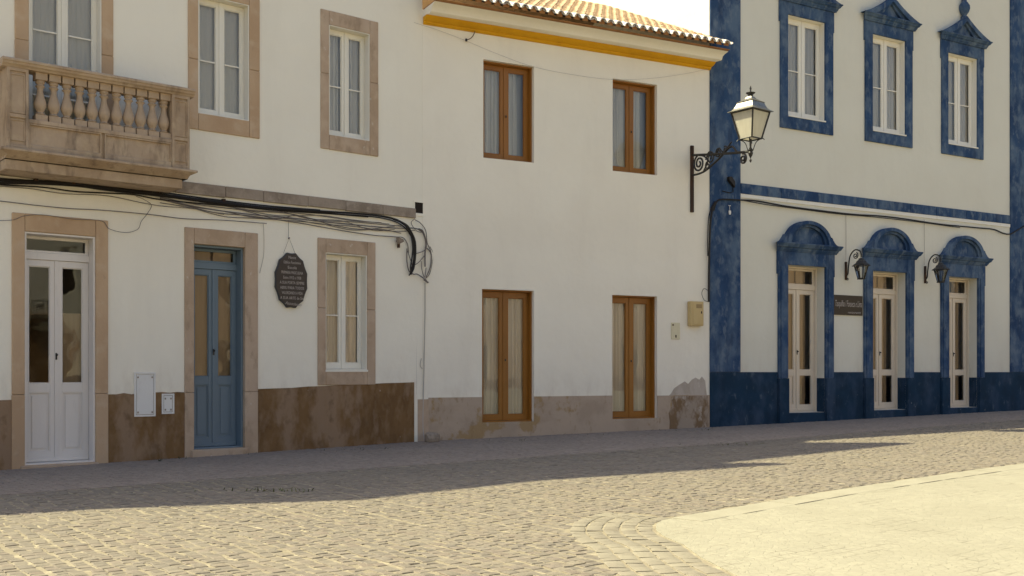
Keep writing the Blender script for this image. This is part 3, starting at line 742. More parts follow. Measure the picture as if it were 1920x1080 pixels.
MB().prism(lo, .0, .0145).build('damp_patch', 'damp_patch', hm)
# cornice: yellow cove, white fascia, under course
CU0, CU1 = .03, UO
zc = 7.05
cove = [(-.05, zc), (.02, zc), (.045, zc + .02), (.045, zc + .045), (.06, zc + .05), (.10, zc + .07), (.145, zc + .11), (.155, zc + .125), (-.05, zc + .125)]
MB().profile(cove, CU0, CU1, -.0, .25).build('cornice', 'yellow', hm, smooth=True)
fas = [(-.05, zc + .126), (.285, zc + .126), (.30, zc + .135), (.32, zc + .19), (.37, zc + .225), (.455, zc + .255), (-.05, zc + .255)]
MB().profile(fas, CU0 + .02, CU1, .0, .22).build('fascia', 'plaster_mid', hm, smooth=True)
MB().box(CU0 + .02, CU1 + .07, -.05, .53, zc + .256, zc + .274).build('eave_course', 'brown_edge', hm, bevel=.006)
# roof: tiles laid in courses on a deck
roof = MB(); sl = .472; z_e = zc + .318
ridge = 3.4
def rz(v): return z_e + (.59 - v) * sl                    # height of the slope; v negative = behind the facade
deck = MB(); deck.add([(CU0, -.50, rz(.50) - .015), (CU1 + .06, -.50, rz(.50) - .015), (CU1 + .06, ridge, rz(-ridge) - .015), (CU0, ridge, rz(-ridge) - .015), (CU0, 7.6, z_e - .2), (CU1 + .06, 7.6, z_e - .2)], [(0, 1, 2, 3), (3, 2, 5, 4)])
rob = deck.build('roof', 'tile', hm, recalc=False)
def tile(mb, u, v0, v1, r0, r1, up, lift, thick=.014, seg=7, cap=False):
    """half-round tile from eave end v0 up to v1"""
    ring = []
    for v, r, lf in ((v0, r0, lift), (v1, r1, 0)):
        for t_ in (r, r - thick):
            for k in range(seg + 1):
                a = math.pi * k / seg
                du_ = math.cos(a) * t_; dz2 = math.sin(a) * t_ * ((1 if seg == 8 else .50) if up else -.6)
                ring.append((u + du_, -v, rz(v) + lf + dz2 + (0 if up else r * .60 + .024)))
    n = seg + 1; fs = []
    for k in range(seg):
        fs += [(k, k + 1, 2 * n + k + 1, 2 * n + k), (n + k, 3 * n + k, 3 * n + k + 1, n + k + 1), (k, n + k, n + k + 1, k + 1)]
    mb.add(ring, fs)
pitch = .171
cnt = int((CU1 + .0 - CU0) / pitch)
ends = MB()
for i in range(cnt + 1):
    uu = CU0 + .08 + i * pitch
    v = .60; j = 0
    while v > -ridge:
        mb = ends if j == 0 else roof
        jx = random.gauss(0, .006)
        tile(mb, uu + jx, v + random.gauss(0, .006), v - .33, (.076 if j == 0 else .090), (.064 if j == 0 else .078), True, .030 if j else .026, thick=.017 if j == 0 else .011, seg=8 if j == 0 else 7)
        tile(mb, uu + pitch / 2 + jx, v - .02, v - .35, .070, .062, False, .0)
        v -= .27; j += 1
roof.build('roof_tiles', 'tile', rob, smooth=True, recalc=False)
ends.build('eave_tiles', 'tile_white', rob, smooth=True, recalc=False)
pl_ = MB()
for i in range(cnt + 1):
    uu = CU0 + .08 + i * pitch
    pl_.add([(uu + .058 * math.cos(math.pi * k / 6), -.552, rz(.552) + .02 + .058 * math.sin(math.pi * k / 6) * .75) for k in range(7)] + [(uu + .058, -.556, rz(.552) - .02), (uu - .058, -.556, rz(.552) - .02)][::1], [(0, 1, 2, 3, 4, 5, 6, 8, 7)])
pl_.build('mortar', 'brown_edge', rob, recalc=False)

# ================================================================== BLUE AND WHITE HOUSE
hb = thing('house', 'white two-storey building with blue pilasters, blue plinth and pedimented blue frames', 'house', B)
bw_o = [(1.81, 3.36, 6.17, 8.82), (4.27, 5.82, 6.17, 8.83), (6.75, 8.27, 6.16, 8.82)]
bw_i = [(2.04, 3.10, 6.44, 8.47), (4.52, 5.57, 6.43, 8.48), (6.99, 8.03, 6.42, 8.46)]
bd_o = [(1.75, 3.36, -.2, 3.84), (4.23, 5.85, -.2, 3.87), (6.72, 8.29, -.2, 3.86)]
bd_i = [(2.03, 3.10, .43, 3.42), (4.51, 5.59, .44, 3.42), (7.0, 8.04, .45, 3.41)]
BU1 = 22.0; BH = 11.6
wb = wall_sheet(.0, BU1, -.3, BH, bw_i + bd_i, .42); shell(wb, .0, BU1, -.3, BH, 9)
wb.build('wall', 'plaster_blue', hb, recalc=False)
MB().box(-.1, BU1 + .1, -9.1, .35, BH + .001, BH + .3).build('roof', 'plaster_blue', hb)
MB().box(0.004, .78, -.002, .025, 1.256, BH - .01).build('pilaster', 'blue', hb, bevel=.006)
MB().box(9.255, 10.2, -.002, .035, 1.256, BH - .01).build('pilaster', 'blue', hb, bevel=.006)
# string band in tile-like blocks, white moulding below
bm_ = MB(); u = .782
while u < 9.25:
    e = min(u + random.uniform(.5, 1.2), 9.253); bm_.box(u + .005, e - .005, -.002, .03 + random.uniform(0, .004), 4.75, 4.95); u = e
bm_.build('string_band', 'blue', hb, bevel=.004)
MB().box(.782, 9.253, -.002, .022, 4.67, 4.748).build('moulding', 'white_trim', hb, bevel=.006)
# plinth slabs between door frames and beyond
xs = [(.004, bd_o[0][0] + .01), (bd_o[0][1] - .01, bd_o[1][0] + .01), (bd_o[1][1] - .01, bd_o[2][0] + .01), (bd_o[2][1] - .01, BU1 - .01)]
for a, b in xs: MB().box(a, b, -.002, .03, -.3, 1.254).build('plinth', 'blue_dark', hb, bevel=.006)

def band_from_curve(outer, inner, v0, v1):         # strip between two curves of equal length, extruded
    return MB().prism(outer + inner[::-1], v0, v1)
def arc_pts(c, r, a0, a1, n): return [(c[0] + r * math.cos(a0 + (a1 - a0) * i / n), c[1] + r * math.sin(a0 + (a1 - a0) * i / n)) for i in range(n + 1)]
def strip(mb, outer, inner, v0, v1):               # quads, safe for curved strips
    n = len(outer)
    vs = [(u, -v0, z) for u, z in outer] + [(u, -v0, z) for u, z in inner] + [(u, -v1, z) for u, z in outer] + [(u, -v1, z) for u, z in inner]
    fs = []
    for i in range(n - 1):
        fs += [(i, i + 1, n + i + 1, n + i), (2 * n + i, 3 * n + i, 3 * n + i + 1, 2 * n + i + 1), (i, 2 * n + i, 2 * n + i + 1, i + 1), (n + i, n + i + 1, 3 * n + i + 1, 3 * n + i)]
    fs += [(0, n, 3 * n, 2 * n), (n - 1, 3 * n - 1, 4 * n - 1, 2 * n - 1)]
    mb.add(vs, fs)

def hood_cornice(m, u0, u1, z, tip, h=.16):
    pr = [(-.01, z), (.065, z), (.07, z + .02), (.085, z + .035), (.10, z + .07), (.13, z + .085), (.145, z + .11), (.17, z + h - .02), (.17, z + h), (-.01, z + h)]
    m.profile(pr, u0, u1, tip, tip)

for o, i in zip(bw_o, bw_i):
    o = (o[0], o[1], o[2], o[3] - .10)
    m = MB(); e = .055
    m.ring(o[0] + .03, o[1] - .03, o[2], o[3], i[0] - o[0] - .03 + .0, o[1] - i[1] - .03, i[2] - o[2], o[3] - i[3], -.002, .04)
    m.box(o[0], o[0] + .029, -.002, .035, o[3] - .42, o[3]); m.box(o[1] - .029, o[1], -.002, .035, o[3] - .42, o[3])   # ears
    sr = m.build('window_surround', 'blue', hb, bevel=.005)
    zc2 = o[3] + .001; cm = (o[0] + o[1]) / 2
    m = MB(); hood_cornice(m, o[0] + .01, o[1] - .01, zc2, .75, .15)
    zt2 = zc2 + .151; hw = (o[1] - o[0]) / 2 + .10; ap = .45
    # raking mouldings, slightly hollow
    def rake(sgn, inset, lift):
        pts = []
        for k in range(9):
            t = k / 8; x = hw * (1 - t) - inset * (1 - t); z = zt2 + ap * (.62 * t + .38 * t * t) + lift
            pts.append((cm + sgn * x, z))
        return pts
    for sg in (-1, 1):
        strip(m, rake(sg, 0, .0), [(a, max(zt2 - .002, b)) for a, b in rake(sg, .05, -.11)], -.01, .15)
        strip(m, [(a, b - .07) for a, b in rake(sg, .1, -.02)], [(a, max(zt2 - .001, b)) for a, b in rake(sg, .24, -.15)], -.01, .095)
    m.prism([(cm - hw + .3, zt2), (cm + hw - .3, zt2), (cm, zt2 + ap - .15)], -.008, .045)
    m.build('pediment', 'blue', sr, bevel=.004)
    MB().lathe([(.075, 0), (.075, .07), (.05, .09), (.055, .11), (.10, .17), (.125, .25), (.12, .32), (.085, .38), (.05, .42), (.06, .45), (.035, .50), (.045, .56), (.04, .62), (.012, .70)], (cm, -.06, zt2 + ap - .06), 14).build('finial', 'blue', sr, smooth=True)
for k, i in enumerate(bw_i):
    casement(hb, *i, 'white_paint', -.004, .11, fw=.014, stile=.085, rail=.10, toprail=.10, cur=('grey_curtain', 'grey_curtain', 'blind')[k], amp=(.016, .012, .004)[k], sillm=None)
    MB().box(i[0], i[1], -.0, .055, i[2] - .03, i[2] - .001).build('sill', 'white_paint', hb, bevel=.004)
for k, (o, i) in enumerate(zip(bd_o, bd_i)):
    m = MB(); g = .0
    zb_, zt_ = 1.13, o[3] - .155
    m.box(o[0] + .03, i[0], -.002, .055, zb_, zt_); m.box(i[1], o[1] - .03, -.002, .055, zb_, zt_)
    m.box(o[0] + .07, i[0] - .05, .055, .075, zb_, zt_ - .3); m.box(i[1] + .05, o[1] - .07, .055, .075, zb_, zt_ - .3)
    m.box(i[0] + .001, i[1] - .001, -.002, .052, i[3], zt_)
    m.box(o[0], o[0] + .029, -.002, .05, zt_ - .46, zt_); m.box(o[1] - .029, o[1], -.002, .05, zt_ - .46, zt_)
    sr = m.build('door_surround', 'blue', hb, bevel=.006)
    for p, q in ((o[0] + .015, i[0]), (i[1], o[1] - .015)): MB().box(p, q, -.24, .085, -.3, zb_ - .001).build('door_base', 'blue_dark', sr, bevel=.006)
    MB().box(i[1] - .006, i[1] - .0005, -.198, -.003, i[2], zb_ - .001).build('reveal', 'blue_dark', sr)
    MB().box(i[0] + .001, i[1] - .001, -.34, .04, -.3, i[2] - .003).build('door_step', 'blue_dark', sr, bevel=.008)
    m = MB(); zc2 = zt_ + .001; cm = (o[0] + o[1]) / 2; hood_cornice(m, o[0] + .01, o[1] - .01, zc2, .8, .17)
    zt2 = zc2 + .171; rr = .63; hh = .47
    def arch(r, n=24): return [(cm + r * math.cos(math.pi * q / n), zt2 + (r / rr) * hh * math.sin(math.pi * q / n)) for q in range(n + 1)]
    strip(m, arch(rr), arch(rr - .10), -.01, .15); strip(m, arch(rr - .095), arch(rr - .165), -.01, .10)
    m.prism(arch(rr - .16), -.01, .045)
    for sg in (-1, 1):                              # small hollow feet of the arch
        p = [(cm + sg * (rr - .05), zt2)] + [(cm + sg * (rr + .20 - .2 * t), zt2 + .17 * t ** 2.0) for t in (0, .2, .4, .6, .8, 1)]
        m.prism(p, -.01, .14)
    m.build('pediment', 'blue', sr, bevel=.004)
    panel_door(hb, *i, 'cream_paint', .20, .25, ztr=3.0, zlow=1.30, stile=.085, glass='old_glass', cur='tan_curtain', low='mixed', wide=3.2)

# ================================================================== THINGS ON THE WALLS
def wall_thing(name, label, cat, f, group=None, u=0, z=0, v=0): return thing(name, label, cat, f, u, v, z, group)
# carved plaque
pu, pz = L.hit(544, 526); t = wall_thing('plaque', 'dark brown scalloped oval plaque with carved lettering hanging by a cord', 'plaque', L, u=pu, z=pz)
pw = (L.U(577, .05) - L.U(515, .05)) / 2; ph = (L.Z(544, 473, .05) - L.Z(544, 580, .05)) / 2
def scallop(sx, n=12, sub=5):
    pts = []
    for k in range(n):
        for s_ in range(sub):
            a = 2 * math.pi * (k + s_ / sub) / n + math.pi / n; r = 1 - .055 * math.sin(math.pi * s_ / sub)
            pts.append((pw * sx * r * math.cos(a), ph * sx * r * math.sin(a)))
    return pts
MB().prism(scallop(1.0), .005, .05).build('board', 'plaque_rim', t, bevel=.006)
MB().prism(scallop(.965), .0505, .056).build('face', 'plaque', t, bevel=.003)
def text_mesh(txt, size, mat, parent, u, v, z, align='CENTER', width=None, shear=0, thick=.0015, name='lettering', rot=0):
    cu = bpy.data.curves.new('t', 'FONT'); cu.body = txt; cu.size = size; cu.align_x = align; cu.shear = shear; cu.extrude = thick; cu.resolution_u = 2
    to = bpy.data.objects.new('t', cu); COL.objects.link(to)
    bpy.context.view_layer.update()
    me = bpy.data.meshes.new_from_object(to); wdt = max(1e-4, to.dimensions.x)
    bpy.data.objects.remove(to); bpy.data.curves.remove(cu)
    sx = (width / wdt) if width else 1
    me.transform(Matrix.Translation((u, -v, z)) @ Matrix.Rotation(rot, 4, 'Y') @ Matrix.Rotation(R(90), 4, 'X') @ Matrix.Scale(sx, 4, (1, 0, 0)))
    return me
def join_text(parts, name, mat, parent):
    bm = bmesh.new()
    for me in parts: bm.from_mesh(me); bpy.data.meshes.remove(me)
    me = bpy.data.meshes.new(name); bm.to_mesh(me); bm.free(); me.materials.append(M[mat])
    o = bpy.data.objects.new(name, me); COL.objects.link(o); o.parent = parent; return o
lines = [('Neste', .24), ('Edificio Funcionou', .55), ('Escola', .29), ('PRIMARIA MASCULINA', .70), ('Entre 1912 e 1938', .58), ('A SUA PORTA SEMPRE', .80), ('ABRIU PARA TODOS', .78), ('VALORIZANDO A VIDA', .68), ('A SUA ARTE de Ser', .78)]
ps = []
for k, (tx, wd) in enumerate(lines):
    ps.append(text_mesh(tx, ph * .145, None, None, .0 + pw * .02, .0565, ph * (.80 - .178 * k) - .02, width=wd * pw * 1.85))
ps.append(text_mesh('Associacao', ph * .15, None, None, pw * .08, .0565, -ph * .87, width=pw * 1.0, shear=.3, rot=R(5)))
join_text(ps, 'lettering', 'lettering', t)
nz = L.Z(541, 447) - pz; nu = L.U(541) - pu
m = MB(); m.tube([(nu - .10, -.03, ph * .93), (nu, -.02, nz), (nu + .10, -.03, ph * .93)], .003, 5); m.tube([(nu, 0, nz), (nu, -.03, nz + .005)], .01, 6)
m.build('cord', 'wire', t)
# signboard between the blue doors
r = rect(B, 1561.5, 1615.5, 554, 591); t = wall_thing('signboard', 'dark brown rectangular signboard with pale handwriting between two blue door frames', 'sign', B, u=(r[0] + r[1]) / 2, z=(r[2] + r[3]) / 2)
sw, sh_ = (r[1] - r[0]) / 2, (r[3] - r[2]) / 2
MB().box(-sw, sw, .004, .03, -sh_, sh_).build('board', 'sign', t, bevel=.003)
join_text([text_mesh('Tasquilha / Fonseca e Lima', .19, None, None, 0, .0305, -.03, width=sw * 1.85, shear=.35)], 'lettering', 'lettering', t)
join_text([text_mesh('restaurante', .07, None, None, sw * .4, .0305, -.17, width=sw * .9, shear=.3)], 'lettering', 'lettering', t)
# service hatches on the left house
for (x0, x1, y0, y1, lab) in ((251, 291, 698, 781, 'large white metal service hatch beside the blue door'), (302.5, 326, 738, 776, 'small white service hatch beside the blue door, right of the large one')):
    r = rect(L, x0, x1, y0, y1); t = wall_thing('service_hatch', lab, 'hatch', L, group='white service hatches', u=(r[0] + r[1]) / 2, z=r[2])
    w_, h_ = (r[1] - r[0]) / 2, r[3] - r[2]
    MB().ring(-w_, w_, 0, h_, .025, .025, .025, .025, -.01, .022).build('frame', 'hatch', t, bevel=.003)
    MB().box(-w_ + .03, w_ - .03, -.01, .019, .03, h_ - .03).build('door', 'hatch', t, bevel=.003)
    for a in (-w_ + .05, w_ - .05):
        for b in (.06, h_ - .07): MB().box(a - .009, a + .009, .019, .025, b - .012, b + .012).build('screw', 'grey_band', t)
# floodlight bracket
u, z = L.hit(744, 452); t = wall_thing('floodlight', 'small grey floodlight on a bracket above the ground floor window', 'lamp', L, u=u, z=z)
m = MB(); m.prism([(-.05, .05), (.05, .02), (.055, -.02), (-.03, -.06)], .05, .13); m.build('housing', 'grey_band', t, bevel=.004)
m = MB(); m.box(-.012, .035, .0, .05, -.02, .02); m.box(.0, .03, .01, .05, -.11, -.02); m.build('bracket', 'rust_iron', t)
# meter box and cover plate
r = rect(O, 1294.5, 1319, 565, 611, .1); t = wall_thing('meter_box', 'yellowed electricity meter box with a small window near the blue pilaster', 'meter box', O, u=(r[0] + r[1]) / 2, z=r[2])
w_, h_ = (r[1] - r[0]) / 2, r[3] - r[2]
MB().box(-w_, w_, 0, .11, 0, h_).build('case', 'beige_box', t, bevel=.012)
MB().box(-w_ + .05, w_ - .03, .111, .118, .03, h_ - .03).build('lid', 'beige_box', t, bevel=.004)
MB().box(-.03, w_ - .05, .119, .122, h_ * .72, h_ * .88).build('window', 'tan_strip', t)
m = MB(); m.box(w_ - .07, w_ - .05, .119, .126, h_ * .5, h_ * .6); m.build('latch', 'rust_iron', t)
r = rect(O, 1258, 1274, 605, 636); t = wall_thing('cover_plate', 'small yellowed cover plate on the white wall below the meter box', 'cover plate', O, u=(r[0] + r[1]) / 2, z=r[2])
w_, h_ = (r[1] - r[0]) / 2, r[3] - r[2]
MB().box(-w_, w_, -.002, .018, 0, h_).build('plate', 'beige_plate', t, bevel=.006)
MB().box(-w_ + .02, -w_ + .05, .018, .023, h_ - .06, h_ - .03).build('screw', 'rust_iron', t); MB().box(-.01, .015, .018, .023, .03, .08).build('screw', 'rust_iron', t)

# big street lantern on a wrought-iron arm
VL = 1.72
lu = O.U(1298, .03); lz = O.Z(1298, 291, .03)
t = wall_thing('street_lantern', 'large wrought-iron street lantern with frosted panes on a scrolled arm', 'lantern', O, u=lu, z=lz)
zp0 = O.Z(1298, 398, .03) - lz; zp1 = O.Z(1298, 273, .03) - lz
m = MB(); m.box(-.033, .033, .0, .045, zp0, zp1); m.box(-.018, .018, .045, .062, zp1 - .16, zp1 - .02); m.box(-.018, .018, .045, .06, -.52, -.40)
m.build('wall_plate', 'rust_iron', t, bevel=.008)
za = O.Z(1405, 283.5, VL) - lz
arm = MB()
arm.tube([(0, -.03, 0), (0, -.5, za * .3), (0, -1.3, za * .8), (0, -VL, za)], .023, 8)
zb2 = O.Z(1303, 329, .05) - lz
arm.tube(smooth_path([(0, -.03, zb2), (0, -.30, zb2 + .0), (0, -.52, zb2 + .05), (0, -.85, zb2 + .18), (0, -1.18, zb2 + .33), (0, -1.36, za * .8)], 6), .020, 8)
arm.build('arm', 'iron', t, smooth=True)
def spiral(cv, cz, r0, turns, a0, sg=1, n=40):
    return [(0, -(cv + r0 * (1 - .8 * k / n) * math.cos(a0 + sg * turns * 6.283 * k / n)), cz + r0 * (1 - .8 * k / n) * math.sin(a0 + sg * turns * 6.283 * k / n)) for k in range(n + 1)]
m = MB()
m.tube(spiral(.24, zb2 * .50, .165, 1.9, 1.6), .018, 6)
m.tube(spiral(.58, zb2 * .38, .12, 1.6, 2.6, -1), .015, 6); m.tube(spiral(.82, zb2 * .27, .09, 1.6, 1.0), .015, 6); m.tube(spiral(1.02, zb2 * .20, .065, 1.5, 2.0, -1), .013, 6)
m.tube(spiral(.50, zb2 * .72, .08, 1.4, .5), .014, 6)
m.tube(smooth_path([(0, -.12, -.02), (0, -.38, -.08), (0, -.50, -.20), (0, -.38, zb2 + .02)], 6), .016, 6)
m.tube(smooth_path([(0, -.44, -.16), (0, -.56, -.03), (0, -.70, -.13), (0, -.84, -.03), (0, -.98, -.11), (0, -1.2, .03)], 6), .014, 6)
m.tube(spiral(1.52, za - .10, .095, 1.7, 1.7, -1), .018, 6)
m.build('scrollwork', 'iron', t, smooth=True)
zl = lambda y: O.Z(1411, y, VL) - lz
ax = (0.0, -VL, 0.0)
# lantern body: frame bars, panes, roof, finial, cradle
hb_, ht_ = .135, .235; z0_, z1_ = zl(261), zl(212)
m = MB()
for sx, sy in ((1, 1), (1, -1), (-1, 1), (-1, -1)):
    m.tube([(sx * hb_, -VL + sy * hb_, z0_), (sx * ht_, -VL + sy * ht_, z1_)], .016, 6)
for hh, zz in ((hb_, z0_), (ht_, z1_)):
    for a, b in (((-1, -1), (1, -1)), ((1, -1), (1, 1)), ((1, 1), (-1, 1)), ((-1, 1), (-1, -1))):
        m.tube([(a[0] * hh, -VL + a[1] * hh, zz), (b[0] * hh, -VL + b[1] * hh, zz)], .012, 6)
LF = spin(m, (0, -VL), R(12)).build('lamp_frame', 'iron', t)
m = MB(); q = .96
m.add([(sx * hb_ * q, -VL + sy * hb_ * q, z0_ + .004) for sx, sy in ((-1, -1), (1, -1), (1, 1), (-1, 1))] + [(sx * ht_ * q, -VL + sy * ht_ * q, z1_ - .004) for sx, sy in ((-1, -1), (1, -1), (1, 1), (-1, 1))], [(0, 1, 5, 4), (1, 2, 6, 5), (2, 3, 7, 6), (3, 0, 4, 7)])
spin(m, (0, -VL), R(12)).build('pane', 'milk_glass', t, recalc=False)
rp_ = [(.245, 0), (.285, .004), (.285, .014), (.245, .03), (.205, .07), (.182, .12), (.168, .165), (.180, .173), (.12, .205), (.07, .24), (.05, .275)]
lr = spin(MB().lathe(rp_, (0, -VL, z1_ + .005), 4), (0, -VL), R(12)).build('lamp_roof', 'lamp_roof', t)
MB().lathe([(.045, .29), (.04, .31), (.075, .335), (.085, .345), (.02, .355), (.012, .39), (.02, .42), (.006, .47)], (0, -VL, z1_ + .005), 12).build('finial', 'iron', t, smooth=True)
m = MB()
zs_ = zl(285)
for sx, sy in ((1, 1), (1, -1), (-1, 1), (-1, -1)):
    m.tube(smooth_path([(sx * hb_ * 1.25, -VL + sy * hb_ * 1.25, z0_ - .03), (sx * hb_ * 1.05, -VL + sy * hb_ * 1.05, z0_ - .005), (sx * .07, -VL + sy * .07, z0_ - .06), (sx * .03, -VL + sy * .03, zs_ + .02)], 6), .008, 6)
m.lathe([(.014, zs_ - z0_), (.018, (zs_ - z0_) * .5), (.02, 0)], (0, -VL, z0_), 8)
m.lathe([(.004, -.19), (.02, -.165), (.022, -.145), (.008, -.12), (.012, -.10), (.035, -.06), (.045, -.02), (.035, .0), (.05, .03), (.03, .05), (.015, .08)], (0, -VL, zs_), 12)
m.build('cradle', 'iron', t, smooth=True)

# two small wall lanterns on the blue house
def small_lantern(px, py0, py1, pxl, pyt, label, first=None):
    u = B.U(px, .02); z = B.Z(px, (py0 + py1) / 2, .02)
    t = wall_thing('wall_lantern', label, 'lantern', B, group='wall lanterns between the blue doors', u=u, z=z)
    if first is not None:
        for ch in first.children:
            c = ch.copy(); COL.objects.link(c); c.parent = t
        return t
    hp_ = (B.Z(px, py0, .02) - B.Z(px, py1, .02)) / 2
    MB().box(-.025, .025, .0, .035, -hp_, hp_).build('wall_plate', 'rust_iron', t, bevel=.006)
    V = .42; zt_ = B.Z(1607, 469, .2) - z
    MB().tube(smooth_path([(0, -.03, -hp_ * .55), (0, -.07, -.05), (0, -.085, .10), (0, -.13, zt_ - .12), (0, -.25, zt_ - .01), (0, -.38, zt_ - .04), (0, -.42, zt_ - .12), (0, -.42, zt_ - .18)], 8), .014, 8).build('arm', 'iron', t, smooth=True)
    m = MB(); m.tube(spiral(.27, zt_ - .13, .07, 1.6, 1.2, -1), .011, 6); m.build('scrollwork', 'iron', t, smooth=True); m = MB(); m.tube(spiral(.06, -hp_ + .02, .03, 1.2, 2.6, 1), .008, 6); m.build('scrollwork', 'iron', t, smooth=True)
    zr = B.Z(1615, 499, V) - z; zb = B.Z(1615, 522, V) - z
    MB().lathe([(.185, 0), (.19, .01), (.11, .07), (.10, .10), (.06, .13), (.05, .16), (.02, .17)], (0, -V, zr), 6).build('lamp_roof', 'iron', t)
    m = MB()
    for k in range(6):
        a = 6.283 * k / 6; m.tube([(.07 * math.cos(a), -V + .07 * math.sin(a), zb), (.14 * math.cos(a), -V + .14 * math.sin(a), zr)], .009, 5)
    m.lathe([(.085, -.014), (.09, 0), (.07, .014), (.03, .02)], (0, -V, zb - .005), 6)
    m.build('lamp_frame', 'iron', t)
    MB().lathe([(.066, 0), (.135, zr - zb)], (0, -V, zb), 6).build('pane', 'glass', t, recalc=False)
    return t
s1 = small_lantern(1586.5, 491, 525, 1616, 469, 'small black wall lantern just above the dark signboard')
s2 = small_lantern(1735, 499, 531, 1763, 478, 'small black wall lantern next to the furthest blue door, away from the signboard', s1)

# dark lamp head and white tag on the blue pilaster
u, z = B.hit(1368, 343); t = wall_thing('junction_box', 'small black fitting on the blue pilaster beside the street lantern', 'junction box', B, u=u, z=z)
m = MB(); m.prism([(-.10, .10), (-.02, .11), (.06, .02), (.06, -.10), (-.02, -.03), (-.09, .03)], .025, .10); m.build('housing', 'cable', t, bevel=.01)
m = MB(); m.tube([(.05, -.04, -.05), (.06, -.035, -.17), (-.02, -.035, -.2), (-.22, -.03, -.18)], .008, 6); m.build('lead', 'cable', t)
u, z = B.hit(1366, 398); t = wall_thing('cable_tag', 'small white tag dangling on the blue pilaster under the cable', 'tag', B, u=u, z=z)
MB().prism([(-.025, .03), (.025, .03), (.03, 0), (.018, -.05), (-.018, -.05), (-.03, 0)], .03, .045).build('tag_body', 'hatch', t, bevel=.004)
m = MB(); m.tube([(0, -.035, .03), (0, -.03, .12)], .004, 5); m.tube([(-.03, -.03, .125), (.03, -.03, .125)], .006, 5); m.build('hook', 'hatch', t)
# wall hook under the yellow cornice
u, z = O.hit(872, 76); t = wall_thing('wire_hook', 'bent iron hook with an insulator just under the yellow cornice', 'hook', O, u=u, z=z)
m = MB(); m.tube(smooth_path([(.18, -.03, .19), (.12, -.06, .08), (.06, -.06, .02), (.0, -.05, .0)], 6), .007, 6); m.build('iron_rod', 'rust_iron', t)
MB().lathe([(.01, -.03), (.02, -.02), (.02, .01), (.01, .02)], (0, -.05, 0), 8).build('insulator', 'iron', t)

# cables and wires
def wires(name, label, cat, f, runs, mat, group='cables strung along the facades'):
    t = wall_thing(name, label, cat, f, group=group)
    m = MB()
    for pts, r, v in runs:
        p3 = []
        for q in pts:
            vv = q[2] if len(q) > 2 else v
            u, z = f.hit(q[0], q[1], vv); p3.append((u, -vv, z))
        m.tube(smooth_path(p3, 7), r, 6)
    o = m.build('strand', mat, t, smooth=True)
    return t
main = [(-60, 331), (0, 338), (60, 341), (140, 345), (200, 351), (300, 364), (400, 377), (500, 389), (600, 396), (690, 402), (737, 410), (762, 424), (776, 446), (779, 470), (776, 500), (770, 514)]
def off(pts, dy, jig=0, sub=1, cut=None, dx=0):
    return [(x + dx, y + dy + random.uniform(-jig, jig)) for x, y in pts][:cut]
runs = [(main, .017, .06), (off(main, 4.5, 1.5, cut=10), .013, .045), (off(main, -3, 1, cut=9), .010, .05), (off(main, 2, 2, cut=8), .009, .07),
        ([(-60, 337), (0, 346), (80, 351), (140, 359), (200, 362), (250, 365), (300, 374), (380, 382), (460, 389)], .010, .04),
        (off(main[3:], 3, .8, dx=-3), .009, .045)]
t = wires('cable_bundle', 'thick black cable bundle running under the balcony and stone band', 'cable', L, runs, 'cable')
c_ = MB()
for px, py in ((68, 341), (138, 347), (200, 352), (295, 363), (420, 380)):
    u, z = L.hit(px, py, .06); c_.box(u - .02, u + .02, .0, .075, z + .01, z + .055)
c_.build('clip', 'rust_iron', t)
low = [(300, 372), (360, 386), (420, 396), (480, 403), (540, 408), (600, 415), (660, 421), (715, 426), (752, 428), (778, 428), (792, 436), (798, 455), (797, 478), (797, 500)]
runs = [(low, .009, .04), (off(low, 3, 3, cut=10), .006, .03), (off(low, -5, 3, cut=9), .007, .03), (off(low, 7, 4, cut=9), .006, .025), (off(low, -9, 3, cut=8), .006, .03),
        ([(420, 384), (470, 398), (520, 410), (560, 404), (620, 421), (680, 430), (740, 424)], .006, .025), ([(330, 380), (400, 398), (470, 405), (560, 418), (640, 432), (700, 441), (740, 444), (756, 446), (764, 458), (766, 474)], .007, .025),
        ([(520, 394), (580, 410), (640, 414), (700, 432), (740, 430)], .005, .02), ([(450, 392), (520, 404), (600, 404), (660, 412), (730, 420)], .005, .02)]
wires('wire_bundle', 'loose bundle of grey wires sagging below the thick black cable', 'wire', L, runs, 'wire')
runs = [([(785, 429), (793, 434), (799, 455), (797, 475), (797, 500)], .012, .05), ([(763, 466), (763, 490), (767, 508), (775, 514), (782, 514), (792, 520), (800, 526)], .009, .05),
        ([(778, 412), (788, 418), (798, 432), (801, 455), (808, 473), (808, 496), (800, 518)], .007, .06), ([(797, 463), (805, 470), (809, 480), (807, 500), (799, 520)], .009, .05),
        ([(774, 476), (782, 475), (795, 470), (800, 462)], .006, .04), ([(776, 498), (786, 491), (797, 478)], .006, .04), ([(790, 490), (791, 505), (796, 520), (799, 502)], .006, .04),
        ([(764, 470), (769, 485), (774, 500)], .006, .04), ([(806, 462), (812, 478), (806, 512), (796, 524)], .005, .04), ([(778, 410), (771, 418), (780, 432), (790, 436)], .005, .04), ([(795, 524), (803, 530)], .014, .05)]
wires('wire_tangle', 'tangle of looped wires hanging at the corner beside the vent hole', 'wire', L, runs, 'wire')
wires('cable_loop', 'pair of thick black cable ends hanging down beside the wire tangle', 'cable', L, [([(745, 412), (765, 424), (774, 445), (777, 470), (774, 495), (769, 515)], .011, .05), ([(737, 411), (757, 420), (770, 440), (774, 468), (770, 500), (771, 515)], .012, .07)], 'cable')
